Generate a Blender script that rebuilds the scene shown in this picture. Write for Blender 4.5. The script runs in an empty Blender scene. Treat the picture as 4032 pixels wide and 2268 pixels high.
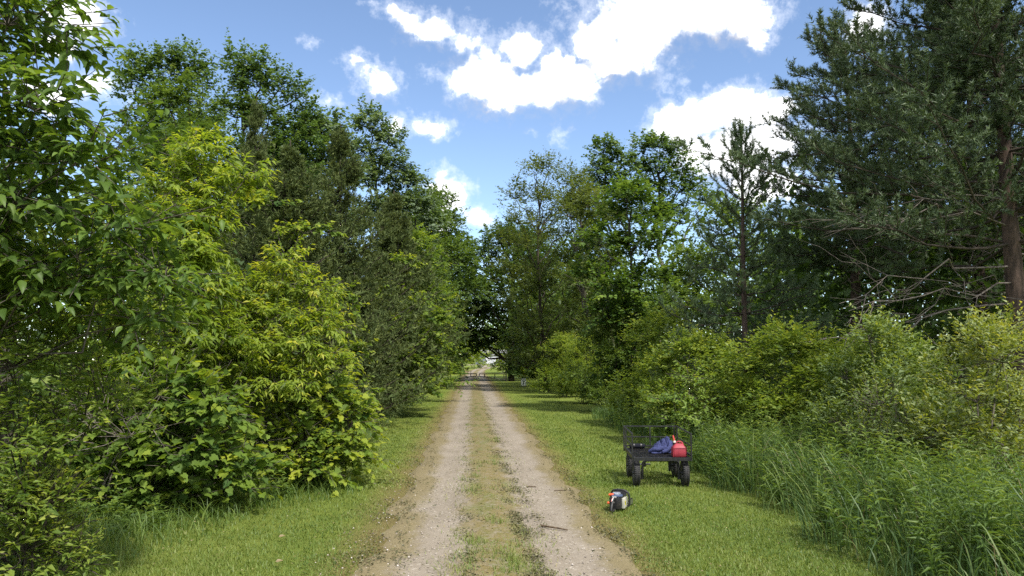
import bpy, math, random
import numpy as np
from mathutils import Vector, Matrix

S = bpy.context.scene
COL = S.collection
R = math.radians

# ------------------------------------------------------------------ camera
EYE = (0.0, 0.0, 1.65)
cam_d = bpy.data.cameras.new('camera')
cam_d.sensor_width = 36.0
cam_d.lens = 27.04
cam_d.clip_start = 0.05
cam_d.clip_end = 3000
cam = bpy.data.objects.new('camera', cam_d)
cam.location = EYE
cam.rotation_euler = (R(90 + 5.27), 0, R(-2.93))
COL.objects.link(cam)
S.camera = cam

# ------------------------------------------------------------------ sun, sky, exposure
SUN_EL, SUN_AZ = 53.0, 146.0            # compass bearing from the road direction, clockwise
sun_dir = Vector((math.sin(R(SUN_AZ)) * math.cos(R(SUN_EL)), math.cos(R(SUN_AZ)) * math.cos(R(SUN_EL)), math.sin(R(SUN_EL))))
sl = bpy.data.lights.new('sun', 'SUN')
sl.energy = 2.35
sl.angle = R(3.0)
sl.color = (1.0, 0.95, 0.86)
so = bpy.data.objects.new('sun', sl)
so.rotation_euler = sun_dir.to_track_quat('Z', 'Y').to_euler()
so.location = (10, -5, 30)
COL.objects.link(so)

S.view_settings.view_transform = 'Standard'
S.view_settings.look = 'None'
S.view_settings.exposure = 1.38
S.view_settings.gamma = 1.0
S.view_settings.use_curve_mapping = False
S.render.engine = 'CYCLES'
S.cycles.max_bounces = 8
S.cycles.diffuse_bounces = 5
S.cycles.glossy_bounces = 2
S.cycles.transmission_bounces = 4
S.cycles.transparent_max_bounces = 4
S.cycles.use_denoising = False

SKY_STRENGTH = 0.092
CLOUDS = [(0.02, 0.354, 0.053, 0.036, 1), (0.068, 0.39, 0.037, 0.026, 1), (0.079, 0.345, 0.058, 0.029, 1), (0.036, 0.33, 0.032, 0.019, 0.8), (0.132, 0.353, 0.047, 0.029, 1), (0.111, 0.373, 0.032, 0.019, 1), (0.159, 0.397, 0.032, 0.03, 1), (0.222, 0.422, 0.087, 0.043, 1), (0.304, 0.422, 0.083, 0.033, 1), (0.354, 0.417, 0.043, 0.031, 1), (0.37, 0.39, 0.019, 0.018, 0.8), (0.201, 0.377, 0.057, 0.028, 0.9), (0.237, 0.384, 0.031, 0.023, 0.7), (0.271, 0.296, 0.04, 0.029, 1), (0.311, 0.303, 0.039, 0.031, 1), (0.331, 0.315, 0.029, 0.023, 1), (0.365, 0.301, 0.047, 0.03, 1), (0.401, 0.308, 0.021, 0.018, 1), (0.339, 0.258, 0.089, 0.045, 1), (0.372, 0.212, 0.051, 0.029, 1), (-0.092, 0.43, 0.032, 0.016, 0.7), (-0.055, 0.416, 0.043, 0.021, 0.8), (-0.017, 0.406, 0.032, 0.023, 0.7), (-0.127, 0.349, 0.034, 0.021, 0.8), (-0.158, 0.373, 0.023, 0.01, 0.5), (-0.182, 0.322, 0.03, 0.008, 0.4), (-0.059, 0.295, 0.037, 0.013, 0.7), (-0.103, 0.297, 0.013, 0.017, 0.7), (-0.037, 0.212, 0.031, 0.031, 1), (-0.052, 0.181, 0.031, 0.025, 1), (0.008, 0.183, 0.021, 0.014, 0.9), (-0.481, 0.374, 0.039, 0.027, 0.9), (-0.495, 0.344, 0.028, 0.017, 0.8), (-0.462, 0.308, 0.029, 0.015, 0.8), (-0.504, 0.29, 0.035, 0.025, 0.8), (-0.213, 0.392, 0.015, 0.007, 0.4), (0.251, 0.348, 0.018, 0.017, 0.4), (-0.051, 0.359, 0.032, 0.01, 0.45), (0.077, 0.293, 0.013, 0.007, 0.3), (0.116, 0.289, 0.012, 0.011, 0.35), (0.268, 0.373, 0.009, 0.007, 0.35), (-0.134, 0.44, 0.016, 0.004, 0.35), (0.499, 0.385, 0.026, 0.03, 0.9)]


class NT:
    """short hand for adding nodes to a tree"""
    def __init__(self, tree):
        self.t = tree

    def n(self, typ, **kw):
        node = self.t.nodes.new(typ)
        for k, v in kw.items():
            setattr(node, k, v)
        return node

    def put(self, sock, v):
        if isinstance(v, bpy.types.NodeSocket):
            self.t.links.new(v, sock)
        elif v is not None:
            sock.default_value = v

    def math(self, op, a, b=None, c=None, clamp=False):
        m = self.n('ShaderNodeMath', operation=op, use_clamp=clamp)
        for i, v in enumerate((a, b, c)):
            if v is not None:
                self.put(m.inputs[i], v)
        return m.outputs[0]

    def vec(self, op, a, b=None):
        m = self.n('ShaderNodeVectorMath', operation=op)
        self.put(m.inputs[0], a)
        if b is not None:
            self.put(m.inputs[1], b)
        return m.outputs['Value'] if op in ('LENGTH', 'DOT_PRODUCT', 'DISTANCE') else m.outputs[0]

    def noise(self, v, scale, detail=4, rough=0.55, color=False, distortion=0.0):
        m = self.n('ShaderNodeTexNoise')
        if v is not None:
            self.put(m.inputs['Vector'], v)
        m.inputs['Scale'].default_value = scale
        m.inputs['Detail'].default_value = detail
        m.inputs['Roughness'].default_value = rough
        m.inputs['Distortion'].default_value = distortion
        return m.outputs['Color'] if color else m.outputs[0]

    def ramp(self, f, a, b, lo=0.0, hi=1.0, smooth=True):
        m = self.n('ShaderNodeMapRange')
        m.interpolation_type = 'SMOOTHSTEP' if smooth else 'LINEAR'
        self.put(m.inputs['Value'], f)
        m.inputs['From Min'].default_value = a
        m.inputs['From Max'].default_value = b
        m.inputs['To Min'].default_value = lo
        m.inputs['To Max'].default_value = hi
        return m.outputs[0]

    def mix(self, f, a, b, blend='MIX'):
        m = self.n('ShaderNodeMix', data_type='RGBA', blend_type=blend)
        self.put(m.inputs[0], f)
        for s, v in ((m.inputs[6], a), (m.inputs[7], b)):
            if not isinstance(v, bpy.types.NodeSocket):
                v = tuple(v) + (1,) if len(v) == 3 else v
            self.put(s, v)
        return m.outputs[2]

    def colramp(self, f, stops):
        m = self.n('ShaderNodeValToRGB')
        self.put(m.inputs[0], f)
        e = m.color_ramp.elements
        while len(e) < len(stops):
            e.new(0.5)
        for el, (p, c) in zip(e, stops):
            el.position = p
            el.color = tuple(c) + (1,)
        return m.outputs[0]


def build_world():
    w = bpy.data.worlds.new('World')
    S.world = w
    w.use_nodes = True
    t = w.node_tree
    t.nodes.clear()
    q = NT(t)
    # cloud density as a function of azimuth and elevation
    g = bpy.data.node_groups.new('cloud_field', 'ShaderNodeTree')
    g.interface.new_socket('P', in_out='INPUT', socket_type='NodeSocketVector')
    g.interface.new_socket('Field', in_out='OUTPUT', socket_type='NodeSocketFloat')
    h = NT(g)
    gi, go = h.n('NodeGroupInput'), h.n('NodeGroupOutput')
    field = None
    for az, el, ra, re, wt in CLOUDS:
        d = h.vec('MULTIPLY', h.vec('SUBTRACT', gi.outputs[0], (az, el, 0)), (1 / ra, 1 / re, 0))
        f = h.math('SUBTRACT', 1.0, h.vec('LENGTH', d))
        f = h.math('MULTIPLY', f, wt) if wt < 1 else f
        f = h.math('SUBTRACT', f, 0.35 * (1 - wt)) if wt < 1 else f
        field = f if field is None else h.math('SMOOTH_MAX', field, f, 0.25)
    g.links.new(field, go.inputs[0])

    tc = q.n('ShaderNodeTexCoord')
    d = q.vec('NORMALIZE', tc.outputs['Generated'])
    sx = q.n('ShaderNodeSeparateXYZ')
    t.links.new(d, sx.inputs[0])
    az = q.math('ARCTAN2', sx.outputs[0], sx.outputs[1])
    el = q.math('ARCSINE', sx.outputs[2])
    cx = q.n('ShaderNodeCombineXYZ')
    t.links.new(az, cx.inputs[0])
    t.links.new(el, cx.inputs[1])
    P = cx.outputs[0]
    warp = q.vec('MULTIPLY', q.vec('SUBTRACT', q.noise(P, 26, 5, 0.6, True), (0.5, 0.5, 0.5)), (0.042, 0.034, 0))
    Pw = q.vec('ADD', P, warp)

    def field_at(p):
        n = q.n('ShaderNodeGroup')
        n.node_tree = g
        t.links.new(p, n.inputs[0])
        return n.outputs[0]
    fine = q.noise(P, 70, 9, 0.66)
    billow = q.noise(P, 20, 7, 0.6, distortion=0.4)
    bump = q.math('ADD', q.math('MULTIPLY', q.math('SUBTRACT', fine, 0.5), 0.85), q.math('MULTIPLY', q.math('SUBTRACT', billow, 0.5), 1.35))
    f0 = field_at(Pw)
    dens = q.math('ADD', f0, bump)
    dens = q.math('ADD', dens, -0.07)
    up = field_at(q.vec('ADD', Pw, (0.006, 0.026, 0)))
    # away from the view: unseen cumulus all round, cover thickened to add fill light
    zz = q.math('ADD', q.math('MAXIMUM', sx.outputs[2], 0.0), 0.12)
    pr = q.n('ShaderNodeCombineXYZ')
    t.links.new(q.math('DIVIDE', sx.outputs[0], zz), pr.inputs[0])
    t.links.new(q.math('DIVIDE', sx.outputs[1], zz), pr.inputs[1])
    gen = q.math('SUBTRACT', q.math('MULTIPLY', q.noise(pr.outputs[0], 1.5, 7, 0.55), 5.0), 2.25)
    away = q.ramp(q.vec('DOT_PRODUCT', d, (0.05, 0.96, 0.27)), 0.78, 0.66)
    dens = q.math('ADD', q.math('MULTIPLY', dens, q.math('SUBTRACT', 1.0, away)), q.math('MULTIPLY', gen, away))
    veil = q.math('MULTIPLY', q.ramp(q.math('ADD', dens, q.math('MULTIPLY', q.math('SUBTRACT', fine, 0.5), 1.1)), -0.50, 0.25), 0.24)
    mask = q.math('MAXIMUM', q.ramp(dens, -0.10, 0.42), veil)
    mask = q.math('MULTIPLY', mask, q.ramp(sx.outputs[2], 0.0, 0.08))
    # lit tops, greyer bases where much cloud lies above
    under = q.ramp(q.math('ADD', q.math('SUBTRACT', up, f0), q.math('MULTIPLY', bump, -0.60)), -0.08, 0.52)
    shade = q.math('MULTIPLY', under, q.ramp(f0, 0.42, 0.08, 0.25, 1.0))
    cloud = q.mix(shade, (0.70, 0.70, 0.71), (0.27, 0.28, 0.315))
    sky = q.n('ShaderNodeTexSky', sky_type='NISHITA')
    sky.sun_disc = False
    sky.sun_elevation = R(SUN_EL)
    sky.sun_rotation = R(SUN_AZ)
    sky.altitude = 250
    sky.air_density = 0.8
    sky.dust_density = 0.0
    sky.ozone_density = 0.9
    bg1 = q.n('ShaderNodeBackground')
    t.links.new(sky.outputs[0], bg1.inputs[0])
    bg1.inputs[1].default_value = SKY_STRENGTH
    bg2 = q.n('ShaderNodeBackground')
    t.links.new(cloud, bg2.inputs[0])
    bg2.inputs[1].default_value = 1.0
    mx = q.n('ShaderNodeMixShader')
    t.links.new(mask, mx.inputs[0])
    t.links.new(bg1.outputs[0], mx.inputs[1])
    t.links.new(bg2.outputs[0], mx.inputs[2])
    out = q.n('ShaderNodeOutputWorld')
    t.links.new(mx.outputs[0], out.inputs[0])
    w.cycles.sampling_method = 'MANUAL'
    w.cycles.sample_map_resolution = 512


build_world()


# ------------------------------------------------------------------ object helpers
def tag(o, label=None, cat=None, group=None, kind=None):
    for k, v in (('label', label), ('category', cat), ('group', group), ('kind', kind)):
        if v:
            o[k] = v
    return o


def empty(name, loc=(0, 0, 0), rz=0.0, parent=None):
    o = bpy.data.objects.new(name, None)
    o.empty_display_size = 0.1
    COL.objects.link(o)
    o.location = loc
    o.rotation_euler = (0, 0, rz)
    o.parent = parent
    return o


def tri_mesh(name, V, T, mat, tint=None, smooth=False):
    V = np.asarray(V, np.float32)
    T = np.asarray(T, np.int32)
    me = bpy.data.meshes.new(name)
    me.vertices.add(len(V))
    me.vertices.foreach_set('co', V.ravel())
    me.loops.add(len(T) * 3)
    me.loops.foreach_set('vertex_index', T.ravel())
    me.polygons.add(len(T))
    me.polygons.foreach_set('loop_start', np.arange(len(T), dtype=np.int32) * 3)
    if smooth:
        me.polygons.foreach_set('use_smooth', np.ones(len(T), bool))
    me.update(calc_edges=True)
    if tint is not None:
        a = me.attributes.new('tint', 'FLOAT', 'FACE')
        a.data.foreach_set('value', np.asarray(tint, np.float32))
    if mat:
        me.materials.append(mat)
    return me


def link(name, me, parent=None, kind=None, label=None):
    o = bpy.data.objects.new(name, me)
    COL.objects.link(o)
    o.parent = parent
    if kind:
        o['kind'] = kind
    if label:
        o['label'] = label
    return o


class MB:
    """collects simple solids into one mesh"""
    def __init__(self):
        self.v, self.f, self.n = [], [], 0

    def add(self, V, F):
        self.v.extend([tuple(p) for p in V])
        self.f.extend([tuple(i + self.n for i in f) for f in F])
        self.n += len(V)
        return self

    def box(self, c, s, rot=None):
        x, y, z = (q / 2 for q in s)
        P = [Vector((a * x, b * y, d * z)) for d in (-1, 1) for b in (-1, 1) for a in (-1, 1)]
        if rot is not None:
            P = [rot @ p for p in P]
        P = [p + Vector(c) for p in P]
        return self.add(P, [(0, 2, 3, 1), (4, 5, 7, 6), (0, 1, 5, 4), (2, 6, 7, 3), (0, 4, 6, 2), (1, 3, 7, 5)])

    def bar(self, a, b, w, h=None):
        """square bar from a to b"""
        a, b = Vector(a), Vector(b)
        d = b - a
        q = d.to_track_quat('X', 'Z').to_matrix()
        return self.box((a + b) / 2, (d.length, w, h or w), q)

    def tube(self, pts, r, n=8, cap=True):
        pts = [Vector(p) for p in pts]
        rs = r if isinstance(r, (list, tuple)) else [r] * len(pts)
        V, F = [], []
        ref = None
        for i, p in enumerate(pts):
            d = (pts[min(i + 1, len(pts) - 1)] - pts[max(i - 1, 0)]).normalized()
            if ref is None:
                ref = d.orthogonal().normalized()
            u = (ref - d * ref.dot(d))
            u = u.normalized() if u.length > 1e-6 else d.orthogonal().normalized()
            ref = u
            w = d.cross(u)
            for k in range(n):
                a = 2 * math.pi * k / n
                V.append(p + (u * math.cos(a) + w * math.sin(a)) * rs[i])
        for i in range(len(pts) - 1):
            for k in range(n):
                F.append((i * n + k, i * n + (k + 1) % n, (i + 1) * n + (k + 1) % n, (i + 1) * n + k))
        if cap:
            F.append(tuple(range(n))[::-1])
            F.append(tuple((len(pts) - 1) * n + k for k in range(n)))
        return self.add(V, F)

    def lathe(self, prof, c=(0, 0, 0), axis='Z', n=24, closed=False):
        """prof: list of (radius, height)"""
        V, F = [], []
        m = len(prof)
        for k in range(n):
            a = 2 * math.pi * k / n
            for r, z in prof:
                p = (r * math.cos(a), r * math.sin(a), z)
                if axis == 'X':
                    p = (p[2], p[0], p[1])
                elif axis == 'Y':
                    p = (p[0], p[2], p[1])
                V.append((p[0] + c[0], p[1] + c[1], p[2] + c[2]))
        rng_ = m if closed else m - 1
        for k in range(n):
            k2 = (k + 1) % n
            for i in range(rng_):
                j = (i + 1) % m
                F.append((k * m + i, k2 * m + i, k2 * m + j, k * m + j))
        return self.add(V, F)

    def build(self, name, mat, parent=None, bevel=0.0, smooth=False, kind=None, label=None):
        me = bpy.data.meshes.new(name)
        me.from_pydata(self.v, [], self.f)
        import bmesh
        bm = bmesh.new()
        bm.from_mesh(me)
        bmesh.ops.recalc_face_normals(bm, faces=bm.faces)
        if bevel:
            bmesh.ops.bevel(bm, geom=bm.edges[:], offset=bevel, segments=2, affect='EDGES', profile=0.6)
        bm.to_mesh(me)
        bm.free()
        if smooth:
            me.polygons.foreach_set('use_smooth', [True] * len(me.polygons))
            try:
                me.set_sharp_from_angle(angle=R(40))
            except Exception:
                pass
        me.update()
        if mat:
            me.materials.append(mat)
        return link(name, me, parent, kind, label)


# ------------------------------------------------------------------ materials
def new_mat(name):
    m = bpy.data.materials.new(name)
    m.use_nodes = True
    m.node_tree.nodes.clear()
    q = NT(m.node_tree)
    out = q.n('ShaderNodeOutputMaterial')
    return m, q, out


def plain(name, col, rough=0.5, metal=0.0, var=0.12, scale=30, bump=0.0, spec=0.5, dirt=None):
    m, q, out = new_mat(name)
    b = q.n('ShaderNodeBsdfPrincipled')
    tc = q.n('ShaderNodeTexCoord')
    f = q.noise(tc.outputs['Object'], scale, 6, 0.6)
    c = q.mix(q.ramp(f, 0.3, 0.7), tuple(x * (1 - var) for x in col), tuple(min(1, x * (1 + var)) for x in col))
    if dirt:
        c = q.mix(q.ramp(q.noise(tc.outputs['Object'], scale * 0.4, 7, 0.7), 0.5, 0.72, 0, dirt[1]), c, dirt[0])
    q.put(b.inputs['Base Color'], c)
    q.put(b.inputs['Roughness'], q.ramp(f, 0.2, 0.8, max(0.05, rough - 0.12), min(1, rough + 0.12)))
    b.inputs['Metallic'].default_value = metal
    b.inputs['Specular IOR Level'].default_value = spec
    if bump:
        bp = q.n('ShaderNodeBump')
        bp.inputs['Strength'].default_value = bump
        bp.inputs['Distance'].default_value = 0.01
        q.put(bp.inputs['Height'], f)
        m.node_tree.links.new(bp.outputs[0], b.inputs['Normal'])
    m.node_tree.links.new(b.outputs[0], out.inputs[0])
    return m


def foliage(name, c0, c1, c2, transl=0.40, rough=0.48, spec=0.32, tcol=(1.4, 1.3, 0.55), back=None):
    """leaf material: every leaf carries its own tint, from old dark leaves to pale new growth"""
    m, q, out = new_mat(name)
    at = q.n('ShaderNodeAttribute', attribute_name='tint')
    col = q.colramp(at.outputs['Fac'], [(0.0, c0), (0.5, c1), (1.0, c2)])
    if back:
        geo = q.n('ShaderNodeNewGeometry')
        col = q.mix(q.math('MULTIPLY', geo.outputs['Backfacing'], 0.4), col, back)
    b = q.n('ShaderNodeBsdfPrincipled')
    q.put(b.inputs['Base Color'], col)
    b.inputs['Roughness'].default_value = rough
    b.inputs['Specular IOR Level'].default_value = spec
    tr = q.n('ShaderNodeBsdfTranslucent')
    q.put(tr.inputs[0], q.mix(1.0, col, tcol, 'MULTIPLY'))
    mx = q.n('ShaderNodeMixShader')
    mx.inputs[0].default_value = transl
    m.node_tree.links.new(b.outputs[0], mx.inputs[1])
    m.node_tree.links.new(tr.outputs[0], mx.inputs[2])
    m.node_tree.links.new(mx.outputs[0], out.inputs[0])
    return m


def bark(name, a, b_, scale=14):
    m, q, out = new_mat(name)
    tc = q.n('ShaderNodeTexCoord')
    v = q.vec('MULTIPLY', tc.outputs['Object'], (1, 1, 0.25))
    f = q.noise(v, scale, 8, 0.7)
    b = q.n('ShaderNodeBsdfPrincipled')
    q.put(b.inputs['Base Color'], q.mix(q.ramp(f, 0.35, 0.68), a, b_))
    b.inputs['Roughness'].default_value = 0.9
    b.inputs['Specular IOR Level'].default_value = 0.2
    bp = q.n('ShaderNodeBump')
    bp.inputs['Strength'].default_value = 0.8
    bp.inputs['Distance'].default_value = 0.02
    q.put(bp.inputs['Height'], f)
    m.node_tree.links.new(bp.outputs[0], b.inputs['Normal'])
    m.node_tree.links.new(b.outputs[0], out.inputs[0])
    return m


M = {}
M['ash'] = foliage('ash_leaf', (.058, .110, .024), (.120, .200, .035), (.240, .320, .050), transl=0.50)
M['boxelder'] = foliage('box_elder_leaf', (.105, .170, .024), (.250, .330, .040), (.500, .470, .065), transl=0.52, tcol=(1.4, 1.35, .5))
M['vine'] = foliage('grape_leaf', (.062, .124, .030), (.175, .260, .038), (.370, .410, .045), transl=0.50, rough=.6, spec=.22)
M['dogwood'] = foliage('dogwood_leaf', (.078, .138, .030), (.185, .265, .044), (.350, .390, .080), transl=0.5)
M['poplar'] = foliage('poplar_leaf', (.056, .110, .036), (.108, .180, .054), (.210, .270, .095), rough=0.4, spec=0.45, transl=0.44)
M['silver'] = foliage('white_poplar_leaf', (.058, .110, .048), (.115, .182, .076), (.240, .310, .175), back=(.30, .37, .27), transl=0.44)
M['elm'] = foliage('elm_leaf', (.062, .100, .030), (.124, .166, .048), (.215, .240, .080), transl=0.44)
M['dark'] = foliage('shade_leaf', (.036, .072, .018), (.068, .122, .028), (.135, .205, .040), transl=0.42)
M['mid'] = foliage('woodland_leaf', (.058, .110, .026), (.114, .180, .038), (.205, .280, .060), transl=0.45)
M['maple'] = foliage('maple_leaf', (.048, .098, .024), (.105, .185, .034), (.220, .310, .052), transl=0.44)
M['willow'] = foliage('willow_leaf', (.090, .132, .034), (.200, .250, .048), (.380, .370, .068), back=(.32, .38, .22), rough=0.45, transl=0.44)
M['olive'] = foliage('olive_shrub_leaf', (.070, .120, .034), (.160, .225, .048), (.320, .360, .080), back=(.24, .32, .17), transl=0.44)
M['cedar'] = foliage('cedar_spray', (.042, .064, .022), (.086, .118, .040), (.160, .190, .064), transl=0.24, spec=0.15, rough=0.7)
M['needle'] = foliage('pine_needle', (.046, .078, .040), (.086, .132, .062), (.165, .215, .088), transl=0.16, spec=0.3, rough=0.5)
M['needle_old'] = foliage('big_pine_needle', (.046, .074, .038), (.082, .122, .058), (.160, .205, .086), transl=0.15, spec=0.3, rough=0.5)
M['reed'] = foliage('tall_grass_blade', (.055, .105, .036), (.100, .170, .048), (.200, .255, .078), transl=0.34, tcol=(1.2, 1.2, .6))
M['weed'] = foliage('weed_leaf', (.055, .105, .028), (.110, .180, .040), (.230, .300, .060))
M['lawn'] = foliage('lawn_blade', (.074, .128, .022), (.145, .205, .036), (.320, .290, .110), transl=0.28, tcol=(1.2, 1.2, .5))
M['litter'] = foliage('dry_leaf', (.090, .062, .030), (.200, .155, .075), (.340, .280, .150), transl=0.1, tcol=(1.1, 1, .8))
M['clover'] = foliage('trodden_weed_leaf', (.050, .055, .026), (.100, .098, .042), (.185, .165, .075), transl=0.15)
M['bark'] = bark('grey_bark', (.060, .050, .040), (.165, .145, .120))
M['bark_dark'] = bark('dark_bark', (.030, .024, .019), (.085, .070, .055))
M['bark_pine'] = bark('red_pine_bark', (.042, .031, .026), (.120, .082, .064), 10)
M['deadwood'] = bark('dead_twig_bark', (.085, .070, .060), (.230, .200, .175), 20)
M['black'] = plain('black_powder_coat', (.012, .012, .013), 0.45, 0.0, .3, 40, dirt=((.09, .075, .05), .35))
M['deckmetal'] = plain('worn_black_mesh', (.020, .019, .019), 0.42, 0.3, .35, 30, dirt=((.16, .13, .10), .5))
M['rubber'] = plain('tyre_rubber', (.016, .016, .017), 0.75, 0, .3, 60, 0.4, dirt=((.14, .12, .09), .45))
M['rim'] = plain('grey_rim', (.10, .10, .10), 0.5, .4)
M['red'] = plain('red_polyethylene', (.29, .024, .040), 0.6, 0, .12, 12, 0.05, dirt=((.33, .05, .05), .4))
M['spout'] = plain('red_spout_plastic', (.50, .070, .050), 0.4)
M['cream'] = plain('pale_collar_plastic', (.72, .60, .52), 0.45)
M['denim'] = plain('blue_violet_cloth', (.044, .052, .130), 0.9, 0, .4, 60, 0.3, spec=0.15)
M['navy'] = plain('dark_navy_cloth', (.012, .013, .020), 0.9, spec=0.15)
M['saw_white'] = plain('off_white_plastic', (.42, .41, .34), 0.45, dirt=((.25, .22, .15), .5))
M['saw_blue'] = plain('blue_grey_plastic', (.055, .075, .135), 0.35)
M['saw_grey'] = plain('light_grey_metal', (.42, .44, .50), 0.32, .5)
M['saw_black'] = plain('black_nylon', (.010, .010, .012), 0.5, dirt=((.10, .08, .06), .4))
M['orange'] = plain('orange_plastic', (.70, .085, .022), 0.4)
M['yellow'] = plain('yellow_sticker', (.55, .50, .02), 0.5)
M['labelgrey'] = plain('grey_sticker', (.45, .43, .42), 0.5)
M['steel'] = plain('bar_steel', (.40, .40, .38), 0.35, .9)
M['sign_white'] = plain('white_sign_face', (.84, .84, .82), 0.45, var=.04, dirt=((.5, .48, .42), .3))
M['ink'] = plain('black_lettering', (.012, .012, .012), 0.5)
M['post'] = plain('galvanised_post', (.22, .22, .20), 0.6, .3)
M['gate'] = plain('dark_steel_tube', (.022, .019, .017), 0.5, .2, .3, 30, dirt=((.10, .055, .03), .5))
M['wall_shade_grey'] = plain('shade_grey_siding', (.40, .41, .46), 0.7, var=.05, scale=4)  # shade of the side walls put into a greyer siding colour
M['wall_white'] = plain('white_siding', (.50, .50, .53), 0.6, var=.04, scale=4)
M['roof'] = plain('grey_shingle', (.20, .20, .21), 0.85, var=.2, scale=20)
M['stick'] = bark('stick_bark', (.060, .042, .026), (.150, .105, .066), 30)


# ------------------------------------------------------------------ vegetation tools (all numpy)
def unit(a):
    return a / np.maximum(np.linalg.norm(a, axis=-1, keepdims=True), 1e-9)


def sphere(rng, n):
    return unit(rng.normal(size=(n, 3)))


def T_(V, F):
    return np.array(V, float), np.array(F, int)


LEAF = {
    # (along, across, lift) of the outline; every blade is folded on its midrib and droops at the tip
    'rhomb': T_([(0, 0, 0), (.42, .5, .07), (1, 0, -.12), (.42, -.5, .07)], [(0, 1, 2), (0, 2, 3)]),
    'lance': T_([(0, 0, 0), (.38, .5, .10), (1, 0, -.2), (.38, -.5, .10), (.45, 0, -.02)], [(0, 1, 4), (1, 2, 4), (0, 4, 3), (4, 2, 3)]),
    'ovate': T_([(0, 0, 0), (.10, .22, .05), (.33, .5, .10), (.66, .36, .03), (1, 0, -.22), (.66, -.36, .03), (.33, -.5, .10), (.10, -.22, .05), (.35, 0, 0), (.68, 0, -.07)],
                [(0, 1, 8), (1, 2, 8), (2, 3, 8), (3, 9, 8), (3, 4, 9), (4, 5, 9), (5, 6, 8), (9, 5, 8), (6, 7, 8), (7, 0, 8)]),
    'grape': T_([(.06, 0, 0), (-.10, .26, .03), (.14, .52, .06), (.40, .40, .05), (.56, .46, .02), (.72, .2, -.02), (1, 0, -.16), (.72, -.2, -.02), (.56, -.46, .02), (.40, -.40, .05), (.14, -.52, .06), (-.10, -.26, .03), (.42, 0, -.05)],
                [(0, 1, 12), (1, 2, 12), (2, 3, 12), (3, 4, 12), (4, 5, 12), (5, 6, 12), (6, 7, 12), (7, 8, 12), (8, 9, 12), (9, 10, 12), (10, 11, 12), (11, 0, 12)]),
    'heart': T_([(.04, 0, 0), (-.06, .3, .03), (.3, .5, .06), (1, 0, -.15), (.3, -.5, .06), (-.06, -.3, .03)], [(0, 1, 2), (0, 2, 3), (0, 3, 4), (0, 4, 5)]),
    'needle': T_([(0, .5, 0), (1, 0, 0), (0, -.5, 0)], [(0, 1, 2)]),
}


def frame_of(axis, nrm):
    a = unit(axis)
    n = nrm - (nrm * a).sum(-1, keepdims=True) * a
    n = unit(n)
    b = np.cross(n, a)
    return a, b, n


def place_leaves(tmpl, pos, axis, nrm, L, W, tint):
    tv, tf = LEAF[tmpl]
    a, b, n = frame_of(axis, nrm)
    L = L[:, None, None]
    W = W[:, None, None]
    V = pos[:, None, :] + tv[None, :, 0:1] * L * a[:, None, :] + tv[None, :, 1:2] * W * b[:, None, :] + tv[None, :, 2:3] * L * n[:, None, :]
    k, m = len(tv), len(pos)
    F = tf[None] + (np.arange(m) * k)[:, None, None]
    return V.reshape(-1, 3), F.reshape(-1, 3), np.repeat(tint, len(tf))


def segs_mesh(A, B, ra, rb, n=4):
    """many tapered twigs A->B in one go"""
    A, B = np.asarray(A, float), np.asarray(B, float)
    ra = np.broadcast_to(ra, (len(A),))
    rb = np.broadcast_to(rb, (len(A),))
    d = unit(B - A)
    ref = np.where(np.abs(d[:, 2:3]) > .9, np.array([[1., 0, 0]]), np.array([[0, 0, 1.]]))
    u = unit(np.cross(d, ref))
    w = np.cross(d, u)
    ang = np.arange(n) * 2 * np.pi / n
    ring = u[:, None] * np.cos(ang)[None, :, None] + w[:, None] * np.sin(ang)[None, :, None]
    V = np.concatenate([A[:, None] + ring * ra[:, None, None], B[:, None] + ring * rb[:, None, None]], 1)
    f = []
    for k in range(n):
        k2 = (k + 1) % n
        f += [(k, k2, n + k2), (k, n + k2, n + k)]
    F = np.array(f)[None] + (np.arange(len(A)) * 2 * n)[:, None, None]
    return V.reshape(-1, 3), F.reshape(-1, 3)


def curve_pts(rng, a, b, n=6, sag=0.0, wob=0.05):
    a, b = np.asarray(a, float), np.asarray(b, float)
    t = np.linspace(0, 1, n)[:, None]
    p = a + (b - a) * t
    L = np.linalg.norm(b - a)
    p[:, 2] += (sag * 4 * t * (1 - t) * L)[:, 0]
    w = rng.normal(size=(n, 3)) * wob * L * np.sin(np.pi * t)
    return p + w


def path_segs(paths):
    """paths: list of (points, r0, r1) -> arrays of segments"""
    A, B, ra, rb = [], [], [], []
    for p, r0, r1 in paths:
        r = np.linspace(r0, r1, len(p))
        A.append(p[:-1]); B.append(p[1:]); ra.append(r[:-1]); rb.append(r[1:])
    return np.concatenate(A), np.concatenate(B), np.concatenate(ra), np.concatenate(rb)


def wood(name, paths, mat, parent, n=6, kind=None):
    A, B, ra, rb = path_segs(paths)
    V, F = segs_mesh(A, B, ra, rb, n)
    return link(name, tri_mesh(name, V, F, mat, smooth=True), parent, kind or (None if name == 'trunk' else 'stuff'))


PROF = {
    'round': lambda t: np.sin(np.pi * np.clip(t * .92 + .06, 0, 1)) ** .6,
    'tall': lambda t: np.clip(np.sin(np.pi * np.clip(t * .85 + .12, 0, 1)), 0, 1) ** .5,
    'cone': lambda t: np.clip(1.02 - t, 0, 1) ** .8,
    'vase': lambda t: np.clip(.35 + .75 * t, 0, 1) * np.sqrt(np.clip(1.12 - t, 0, 1)) * 1.25,
    'bush': lambda t: np.sqrt(np.clip(1.03 - t ** 2.2, 0, 1)),
}


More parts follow.
